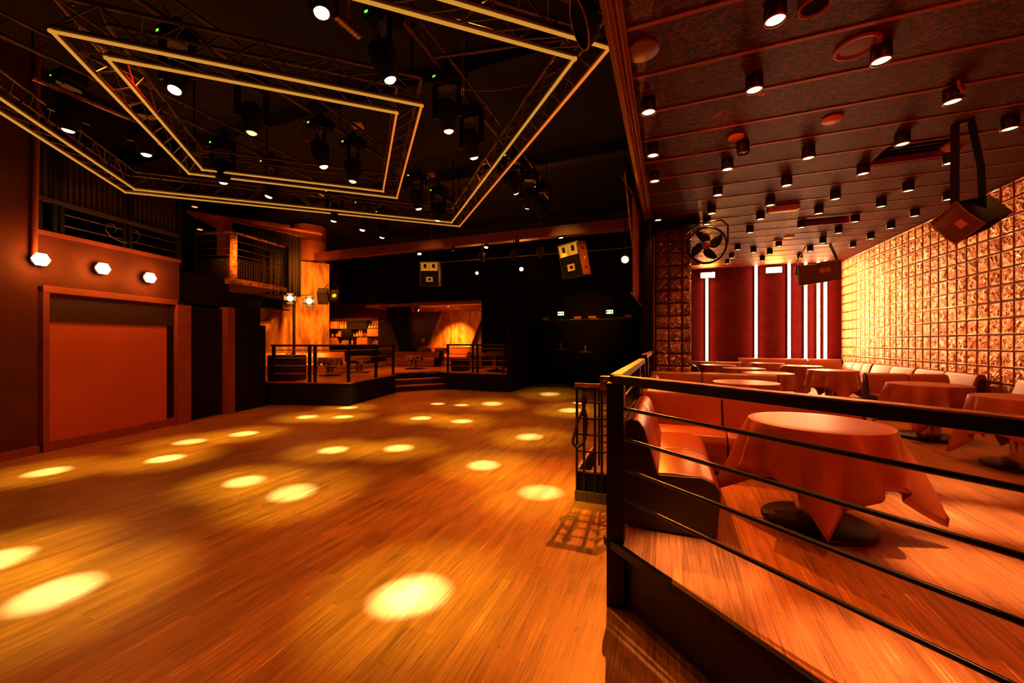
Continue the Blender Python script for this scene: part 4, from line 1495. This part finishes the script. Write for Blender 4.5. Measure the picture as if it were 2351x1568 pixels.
# small light bar at top
a_, b_ = pz(770, 32, 4.1), pz(826, 82, 4.1)
t = thing('light_bar', 'small perforated metal light bar beside the blazing head at the top picture edge', 'light bar', (a_ + b_) / 2)
MB().bar(a_, b_, .06, .05).build('housing', M['truss'], t, world=True)
mb = MB()
for i in range(7):
    p = a_.lerp(b_, (i + .5) / 7) - Vector((0, 0, .027))
    mb.lathe([(.018, 0), (.014, -.004), (.001, -.004)], 12, p)
mb.build('lenses', M['horn'], t, world=True)
for (z0, z1) in ((a_, b_),):
    MB().tube([a_.lerp(b_, .5), a_.lerp(b_, .5) + Vector((0, 0, .5))], .012, 6).build('hanger', M['rust'], t, world=True)
# light bars at left (two thin red-lit battens)
a_, b_ = pz(75, 180, 4.35), pz(310, 278, 4.35)
t = thing('light_bar', 'long thin red-lit batten hanging behind the near left corner of the inner truss', 'light bar', (a_ + b_) / 2)
MB().bar(a_, b_, .04, .03).build('housing', M['rust'], t, world=True)
MB().tube([a_, a_ + Vector((0, 0, .5))], .01, 6).tube([b_, b_ + Vector((0, 0, .5))], .01, 6).build('hanger', M['blackm'], t, world=True)
# looping cable over the inner head
pts = [pd(u, v, 6.4) for (u, v) in [(735, 262), (716, 270), (690, 285), (683, 305), (693, 320), (712, 325), (722, 330)]]
tag(MB().tube(smooth_pts(pts, 6, False), .007, 6).build('cable', M['rust']), 'pale looping cable hanging beside the lit head inside the inner truss', 'cable')
pts = [pd(u, v, 5.6) for (u, v) in [(968, 262), (966, 290), (958, 318), (946, 338), (930, 345)]]
tag(MB().tube(smooth_pts(pts, 6, False), .005, 6).build('cable', M['truss']), 'thin cable hanging from the right corner of the inner truss', 'cable')
# ceiling items of the hall
p = pz(820, 288, 5.68)
tag(MB().box(p, (.22, .22, .03), rz=.5).build('ceiling_box', M['horn']), 'small square pale ceiling box seen through the inner truss', 'ceiling box')
p = pz(983, 405, 5.64)
tag(MB().box(p, (.44, .14, .1), rz=-.1).build('emergency_light', M['horn'], bevel=.01), 'pale oblong emergency light on the dark hall ceiling beyond the inner truss', 'emergency light')


def big_can(u, v, d, r_, axis, label):
    p = pd(u, v, d)
    t = thing('large_projector', label, 'stage light', p, 0, 'large round projectors by the lounge edge')
    R = Vector(axis).normalized().to_track_quat('Z', 'Y').to_matrix()
    MB().lathe([(r_ * .5, -r_ * .75), (r_ * .8, -r_ * .6), (r_, -.02), (r_, 0)], 32, (0, 0, 0), R, cap=False).build('housing', M['black'], t)
    MB().tube([R @ Vector((r_ * math.cos(a_), r_ * math.sin(a_), 0)) for a_ in [k * math.pi / 20 for k in range(40)]], .006, 6, closed=True).build('rim', M['rust'], t)
    MB().lathe([(r_ * .97, -.02), (r_ * .5, -.06), (.001, -.1)], 32, (0, 0, 0), R, cap=False).build('reflector', M['black'], t)
    MB().tube([R @ Vector((r_, 0, -.1)), Vector((0, 0, r_ + .2)), R @ Vector((-r_, 0, -.1))], .014, 6).build('yoke', M['blackm'], t)


big_can(1330, 56, 2.92, .165, (-.85, -.25, -.4), 'large black round projector at the corner of the outer truss near the lounge')
big_can(1440, 425, 6.6, .16, (-.9, .05, -.5), 'smaller black round projector with a thin rim beside the hall edge beam, farther back')


# ---- hanging square speakers
def pa(label, p, rz, tilt, w_, h_, roll):
    t = thing('hanging_speaker', label, 'speaker', p, 0, 'square hanging speakers')
    R = Matrix.Rotation(rz, 3, 'Z') @ Matrix.Rotation(roll, 3, 'Y') @ Matrix.Rotation(tilt, 3, 'X')
    D = .5
    MB().box(R @ Vector((0, D / 2, 0)), (w_, D, h_), R=R).build('cabinet', M['blackp'], t, bevel=.008)
    f = -.004
    MB().box(R @ Vector((0, f, -h_ * .02)), (w_ * .94, .01, h_ * .94), R=R).build('front_panel', M['black'], t)
    hz = h_ * .29
    mb = MB()
    for s in (-1, 1):
        cx_ = s * w_ * .22
        a0, b0 = w_ * .215, h_ * .165
        o = [(cx_ - a0, -.02, hz - b0), (cx_ + a0, -.02, hz - b0), (cx_ + a0, -.02, hz + b0), (cx_ - a0, -.02, hz + b0)]
        i_ = [(cx_ - a0 * .16, .0 - .006, hz - b0 * .1), (cx_ + a0 * .16, -.006, hz - b0 * .1), (cx_ + a0 * .16, -.006, hz + b0 * .6), (cx_ - a0 * .16, -.006, hz + b0 * .6)]
        vs = [R @ Vector(q) for q in o + i_]
        mb.add(vs, [(0, 1, 5, 4), (1, 2, 6, 5), (2, 3, 7, 6), (3, 0, 4, 7)])
        MB().add([R @ Vector(q) for q in i_], [(0, 1, 2, 3)]).build('throat', M['plinth'], t)
    mb.build('horn', M['horn'], t)
    s_ = .17
    o = [(-w_ * s_, -.02, -h_ * .22 - h_ * .1), (w_ * s_, -.02, -h_ * .32), (w_ * s_, -.02, -h_ * .12), (-w_ * s_, -.02, -h_ * .12)]
    i_ = [(q[0] * .4, -.008, -h_ * .22 + (q[2] + h_ * .22) * .4) for q in o]
    MB().add([R @ Vector(q) for q in o + i_], [(0, 1, 5, 4), (1, 2, 6, 5), (2, 3, 7, 6), (3, 0, 4, 7), (4, 5, 6, 7)]).build('tweeter_horn', M['horn'], t)
    mb = MB()
    for s in (-1, 1):
        q = R @ Vector((s * w_ * .45, D / 2, h_ / 2))
        mb.tube([q, (q.x, q.y, 5.7 - p.z)], .008, 5)
    mb.build('chains', M['blackm'], t)
    for k in (-1, 1):
        MB().box(R @ Vector((w_ / 2 + .003, D * .5, k * h_ * .28)), (.006, .13, .04), R=R).build('handle_slot', M['black'], t)
    MB().lathe([(.04, 0), (.035, .006), (.001, .006)], 16, R @ Vector((w_ / 2 + .003, D * .5, 0)), R @ Matrix.Rotation(math.pi / 2, 3, 'Y')).build('badge', M['horn'], t)


M['blackp'] = mat('brown_speaker_wood', (.20, .07, .04), .5, var=.3, vscale=4, stretch=(1, 1, 5))
pa('square black hanging speaker with a cream double horn, facing the floor squarely', py(986, 629, 10.6), YAW * 1.0 + .03, .12, .60, .76, 0)
p2 = py(1309, 597, 10.2)
pa('tilted black hanging speaker with a cream double horn and an orange lit side', p2, YAW - .62, .16, .60, .88, -.12)
lamp('SPOT', (-.85, 9.3, 3.5), 260, AMBER, p2 + Vector((.3, .3, 0)), 40, 1, .05)
lamp('SPOT', (.2, 8.0, 4.9), 60, AMBER, p2 + Vector((.3, .3, 0)), 30, 1, .05) if False else None
lamp('SPOT', (-2.9, 8.2, 4.9), 130, YEL, (p2.x, p2.y - .1, p2.z + .2), 40, 1, .05)
lamp('SPOT', (-5.4, 8.2, 4.9), 150, YEL, (-6.96, 10.6, 3.8), 32, 1, .05)
# corrugated hanging panel
a_ = Vector((-.56, 6.9, 0))
mb = MB()
n = 46
for i in range(n):
    y0, y1, y2 = 6.9 + 2.3 * i / n, 6.9 + 2.3 * (i + .5) / n, 6.9 + 2.3 * (i + 1) / n
    mb.b2((-.56, y0, 2.45), (-.545, y1, 4.05)).b2((-.545, y1, 2.45), (-.53, y2, 4.05))
t = thing('ribbed_screen', 'orange-lit ribbed panel hanging beside the brightest flood lamp', 'panel', (-.55, 8.0, 2.45))
mb.build('ribbed_sheet', M['patina2'], t, world=True)
MB().bar((-.56, 6.88, 2.43), (-.56, 9.22, 2.43), .05, .03).build('bottom_bar', M['rust'], t, world=True)
tag(MB().tube([(-.62, 6.2, 4.2), (-.60, 7.3, 3.4), (-.58, 8.0, 3.0)], .012, 6).build('strut', M['rust']), 'thin slanting pale strut beside the black mast', 'strut')

# ------------------------------------------------------------------ exit doors
YB = 14.78


def xb(u):
    return py(u, 787, YB).x


for i, (u0, u1) in enumerate(((1243, 1290), (1290, 1340), (1352, 1401), (1401, 1455))):
    d = MB().b2((xb(u0) + .01, YB - .05, .02), (xb(u1) - .01, YB + .02, 2.42))
    dd = struct('door_%d' % (i + 2), d, M['black'], bevel=.006)
mb = MB().b2((xb(1241) - .06, YB - .06, 2.43), (xb(1458), YB + .02, 2.50))
struct('trim_8', mb, M['blackm'])
struct('trim_9', MB().b2((xb(1243), YB - .16, 0), (xb(1300), YB - .06, .03)), M['chrome'])
for i, (u0, u1, v, lab) in enumerate([(1246, 1259, 732, 'door closer on the leftmost black exit door leaf'), (1318, 1335, 729, 'door closer on the second black exit door leaf from the left'),
                                      (1351, 1369, 728, 'door closer on the third black exit door leaf from the left'), (1434, 1450, 725, 'door closer on the rightmost black exit door leaf')]):
    a_, b_ = py(u0, v, YB - .1), py(u1, v, YB - .1)
    t = thing('door_closer', lab, 'door closer', ((a_.x + b_.x) / 2, YB - .1, a_.z), 0, 'door closers on the exit doors')
    MB().b2((a_.x, YB - .12, a_.z - .035), (b_.x, YB - .05, a_.z + .035)).build('body', M['shelfbox'], t, world=True)
    s = 1 if i in (0, 2) else -1
    x0 = a_.x if s > 0 else b_.x
    MB().bar((x0 + .03 * s, YB - .1, a_.z - .07), (x0 + .42 * s, YB - .16, a_.z - .075), .02).build('arm', M['shelfbox'], t, world=True)
for (u, v, lab) in [(1288, 720, 'small lit green and white exit sign over the left pair of doors'), (1400, 716, 'small lit green and white exit sign over the right pair of doors')]:
    p = py(u, v, YB - .06)
    t = thing('exit_sign', lab, 'sign', p, 0, 'exit signs over the doors')
    MB().b2((-.13, -.03, -.08), (.13, .05, .08)).build('housing', M['blackm'], t)
    MB().b2((-.12, -.036, -.07), (.12, -.03, .07)).build('face', M['exitw'], t)
    mb = MB().b2((-.11, -.04, -.022), (-.045, -.036, .022)).b2((-.035, -.04, -.008), (.02, -.036, .008)).b2((.05, -.04, -.03), (.085, -.036, .03))
    mb.add([(.02, -.038, -.024), (.045, -.038, 0), (.02, -.038, .024)], [(0, 1, 2)])
    # running figure
    mb.b2((-.005, -.04, .02), (.012, -.036, .036))
    mb.build('pictogram', M['exitg'], t)
    lamp('POINT', p + Vector((0, -.12, -.1)), .5, (.6, 1, .35), radius=.05)
for (u, v, lab) in [(1289, 800, 'push bar and handle where the left pair of exit doors meets'), (1344, 806, 'small door handle between the two pairs of exit doors')]:
    p = py(u, v, YB - .08)
    t = thing('push_bar_set', lab, 'handle', p)
    MB().b2((-.03, -.02, -.0), (.03, .03, .2)).build('plate', M['rust'], t)
    MB().b2((-.2, -.05, -.06), (.22, .0, -.0)).build('push_bar', M['redplastic'], t)

# ------------------------------------------------------------------ bar area at the far left
YS = 17.0
sh0, sh1 = py(757, 787, YS).x, py(868, 787, YS).x
zt, zb = py(810, 736, YS).z, py(810, 792, YS).z
rowh = (zt - zb) / 3
struct('wall_bar', MB().b2((sh0 - .5, YS + .45, 0), (sh1 + .05, YS + .6, 5.7)), M['wallred'])
struct('wall_bar_upper', MB().b2((sh0 - .5, YS - .05, zt + .02), (sh1 + .05, YS + .0, 3.9)), M['wallred'])
t = thing('bottle_shelf', 'back bar shelf of three rows with glowing cupboard fronts behind the left platform', 'shelf', ((sh0 + sh1) / 2, YS + .2, zb))
MB().b2((sh0, YS + .38, zb), (sh1, YS + .44, zt)).build('back_panel', M['shelfback'], t, world=True)
for k in range(4):
    MB().b2((sh0, YS, zb + rowh * k - .015), (sh1, YS + .4, zb + rowh * k + .015)).build('board', M['blackm'], t, world=True)
W_ = sh1 - sh0
for (k, a_, b_, m_) in [(2, 0, .15, 'shelfbox'), (2, .36, .77, 'black'), (1, .24, .46, 'black'), (1, .78, 1, 'shelfbox'), (0, 0, .15, 'shelfbox'), (0, .57, .78, 'shelfbox')]:
    MB().b2((sh0 + W_ * a_, YS + .02, zb + rowh * k + .02), (sh0 + W_ * b_, YS + .36, zb + rowh * (k + 1) - .02)).build('cupboard', M[m_], t, world=True)
bot = None
prof = {'tall': [(.038, 0), (.04, .02), (.04, .17), (.016, .25), (.014, .32), (.018, .33)], 'flask': [(.06, 0), (.07, .03), (.06, .09), (.016, .13), (.016, .17), (.03, .2)], 'small': [(.03, 0), (.032, .09), (.012, .13), (.012, .16)]}
bt = {}
cnt = 0
for (k, fx, kind) in [(2, .20, 'tall'), (2, .245, 'tall'), (2, .30, 'tall'), (2, .345, 'tall'), (2, .80, 'flask'), (2, .86, 'flask'), (2, .92, 'flask'), (2, .975, 'flask'),
                      (1, .02, 'small'), (1, .12, 'small'), (1, .16, 'tall'), (1, .2, 'tall'), (1, .48, 'small'), (1, .54, 'flask'), (1, .59, 'tall'), (1, .635, 'tall'), (1, .765, 'tall'),
                      (0, .22, 'small'), (0, .26, 'tall'), (0, .3, 'tall'), (0, .345, 'tall'), (0, .44, 'tall'), (0, .55, 'tall'), (0, .87, 'small'), (0, .915, 'tall'), (0, .95, 'tall'), (0, .985, 'tall')]:
    if kind not in bt:
        bt[kind] = MB().lathe(prof[kind], 14).build('bottle', M['bottle'])
        o = bt[kind]
    else:
        o = bt[kind].copy()
        COL.objects.link(o)
    o.location = (sh0 + W_ * fx, YS + .14, zb + rowh * k + .016)
    o.scale = (1.25, 1.25, 1.2)
    rown = ['bottom', 'middle', 'top'][k]
    cnt += 1
    side = 'left end' if fx < .2 else 'left part' if fx < .36 else 'centre' if fx < .7 else 'right part' if fx < .9 else 'right end'
    tag(o, 'pale %s bottle on the %s row of the back bar shelf, %s' % ({'tall': 'tall slim', 'flask': 'squat round', 'small': 'small'}[kind], rown, side), 'bottle', 'bottles on the %s row, %s, %s' % (rown, side, kind))
lamp('AREA', ((sh0 + sh1) / 2, YS - .5, zt - .15), 70, AMBER, ((sh0 + sh1) / 2, YS + .3, zb + .1), sx=2.8, sy=.1)
tag(MB().b2((sh0 - .2, YS - 1.6, ZV + .03), (sh1 + 1.0, YS - 1.1, 1.42)).build('bar_counter', M['black']), 'dark bar counter before the bottle shelf, behind the left platform railing', 'counter')
# sofas and tables on the left platform
G2 = 'sofas on the bar platform'
ang = math.atan2(.8, .6)
sofa('light brown sofa against the rusty orange wall on the left platform', (-12.0, 8.55, ZV + .03), ang, 2.6, [.85, 1.7], group=G2)
ra, rd = Vector((-9.58, 7.27, 0)) + Vector((-.04, .16, 0)), Vector((2.01, .58, 0)).normalized()
qa, qb = pl(613, 800, ra, rd), pl(672, 800, ra, rd)
bk = Vector((-.27, .96, 0)) * .6
tag(MB().prism([qa, qb, qb + bk, qa + bk], ZV + .03, 1.27).build('seat_back_block', M['leatherd'], bevel=.03), 'big black padded seat end close behind the left platform railing', 'sofa')
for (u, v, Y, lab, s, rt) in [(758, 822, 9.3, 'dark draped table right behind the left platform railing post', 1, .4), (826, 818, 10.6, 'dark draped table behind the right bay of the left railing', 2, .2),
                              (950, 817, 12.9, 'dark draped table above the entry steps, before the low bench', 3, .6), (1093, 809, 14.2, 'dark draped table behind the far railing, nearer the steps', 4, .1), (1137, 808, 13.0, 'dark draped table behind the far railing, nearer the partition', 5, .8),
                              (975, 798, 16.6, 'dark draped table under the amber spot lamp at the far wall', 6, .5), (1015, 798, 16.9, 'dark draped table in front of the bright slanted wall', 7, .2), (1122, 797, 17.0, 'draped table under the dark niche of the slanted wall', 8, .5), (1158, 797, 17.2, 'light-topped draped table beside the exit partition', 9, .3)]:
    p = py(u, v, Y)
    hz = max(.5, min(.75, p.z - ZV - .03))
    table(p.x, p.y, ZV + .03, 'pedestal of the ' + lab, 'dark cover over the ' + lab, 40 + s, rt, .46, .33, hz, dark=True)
p0, p1 = py(905, 811, 14.9), py(1013, 811, 14.9)
sofa('long dark banquette facing the camera beyond the entry steps', (p0.x, 14.9, ZV + .03), 0, p1.x - p0.x, [.8, 1.6], group=G2, bh=.62)
p0, p1 = py(1050, 823, 13.0), py(1080, 823, 13.0)
tag(MB().b2((p0.x, 12.5, ZV + .03), (p1.x, 13.0, ZV + .47)).build('low_bench', M['leatherd'], bevel=.03), 'low dark padded bench behind the far platform railing', 'bench')
p0, p1 = py(965, 794, 17.9), py(1175, 794, 17.9)
sofa('long banquette along the foot of the slanted wooden wall', (p0.x, 18.0, ZV + .03), 0, p1.x - p0.x, [1, 2, 3], group=G2, bh=.86)
for (y_, z_) in ((15.6, .3),):
    struct('platform_upper', MB().b2((-10.5, 15.6, ZV + .03), (-4.95, 19.4, ZV + .06)), M['floor2'])
# slanted wooden wall
YW = 18.6


def panel(name, pts, Y, m, th=.15):
    q = [py(u, v, Y) for (u, v) in pts]
    return struct(name, MB().slab(q, (0, th, 0)), m)


panel('wall_slanted', [(980, 800), (1078, 800), (1112, 715), (1020, 700)], YW, M['patina'])
panel('wall_slanted', [(930, 800), (982, 800), (1022, 700), (930, 700)], YW + .05, M['darkwood'])
panel('wall_slanted', [(1079, 800), (1180, 800), (1180, 738), (1104, 738)], YW + .25, M['darkwood'])
panel('wall_slanted', [(1104, 738), (1180, 738), (1180, 695), (1020, 695)], YW + .02, M['wallred'])
q = [py(908, 640, 15.2), py(935, 640, 15.2), py(940, 812, 15.2), py(915, 812, 15.2)]
struct('pillar_slanted', MB().slab([py(870, 640, 15.4), py(932, 640, 15.4), py(942, 812, 15.4), py(918, 812, 15.4)], (0, .3, 0)), M['black'])
panel('wall_bar_side', [(868, 735), (900, 745), (915, 812), (868, 812)], 16.6, M['darkwood'], .1)
struct('ceiling_bar', MB().b2((-13.5, 15.06, 3.28), (-4.9, 19.4, 3.4)), M['patina2'])
q0 = None
for i in range(9):
    u = [952, 968, 1000, 1030, 1052, 1105, 1132, 1160, 1180][i]
    p = py(u, 700, 15.6 + (i % 3) * .9)
    o = MB().lathe([(.05, 3.28 - .001), (.05, 3.2), (.04, 3.19)], 10, (p.x, p.y, 0)).build('ceiling_spot', M['shelfbox'])
    tag(o, 'tiny pale ceiling spot under the low bar ceiling, %s from the left' % ordn[i], 'ceiling light', 'tiny spots under the bar ceiling')
lamp('AREA', (-8.5, 15.4, 3.15), 12, AMBER, (-8.5, 16.5, 3.3), sx=4, sy=.1)
p = py(972, 781, YW - .02)
tag(MB().b2((p.x - .08, YW - .06, p.z - .15), (p.x + .08, YW - .0, p.z + .12)).build('wall_notice', M['white']), 'small pale card fixed on the wall left of the bright slanted panel', 'notice')
p = py(658, 575, 10.5)
p = pd(658, 577, 12.2)
tag(MB().box(p, (.1, .02, .16), rz=YAW).build('wall_switch', M['white']), 'small pale switch plate on the wall right of the balcony cage', 'switch')
p = py(1219, 704, 14.85)
tag(MB().lathe([(.09, 0), (.07, .02), (.03, .01), (.001, .02)], 20, (p.x, 14.88, p.z), Matrix.Rotation(math.pi / 2, 3, 'X')).build('round_alarm', M['horn']), 'small round pale disc on the dark wall above the partition corner', 'alarm')
for (x, y, e) in [(-9.3, 11.9, 60), (-8.0, 9.3, 45), (-6.5, 13.3, 34), (-9.5, 13.2, 34), (-10.3, 9.3, 36), (-14.0, 14.5, 30)]:  # added fill spots over the bar platform, without fixtures
    lamp('SPOT', (x, y, 4.1 if y < 11 else 3.2), e * 5, AMBER, (x, y, 0), 90, .8, .06)
lamp('AREA', (-12.5, 15.5, 4.4), 60, RED, (-15.5, 17.0, 3.2), sx=1, sy=1)  # added red fill for the wall above the bar
# added red fill for the lounge, no fixture behind it
lamp('AREA', (.2, 4.5, 3.7), 26, RED, (2.6, 6.0, .8), sx=.1, sy=3.0)
lamp('AREA', (2.2, .2, 2.6), 40, RED, (2.4, 6.0, 2.2), sx=2.0, sy=.1)
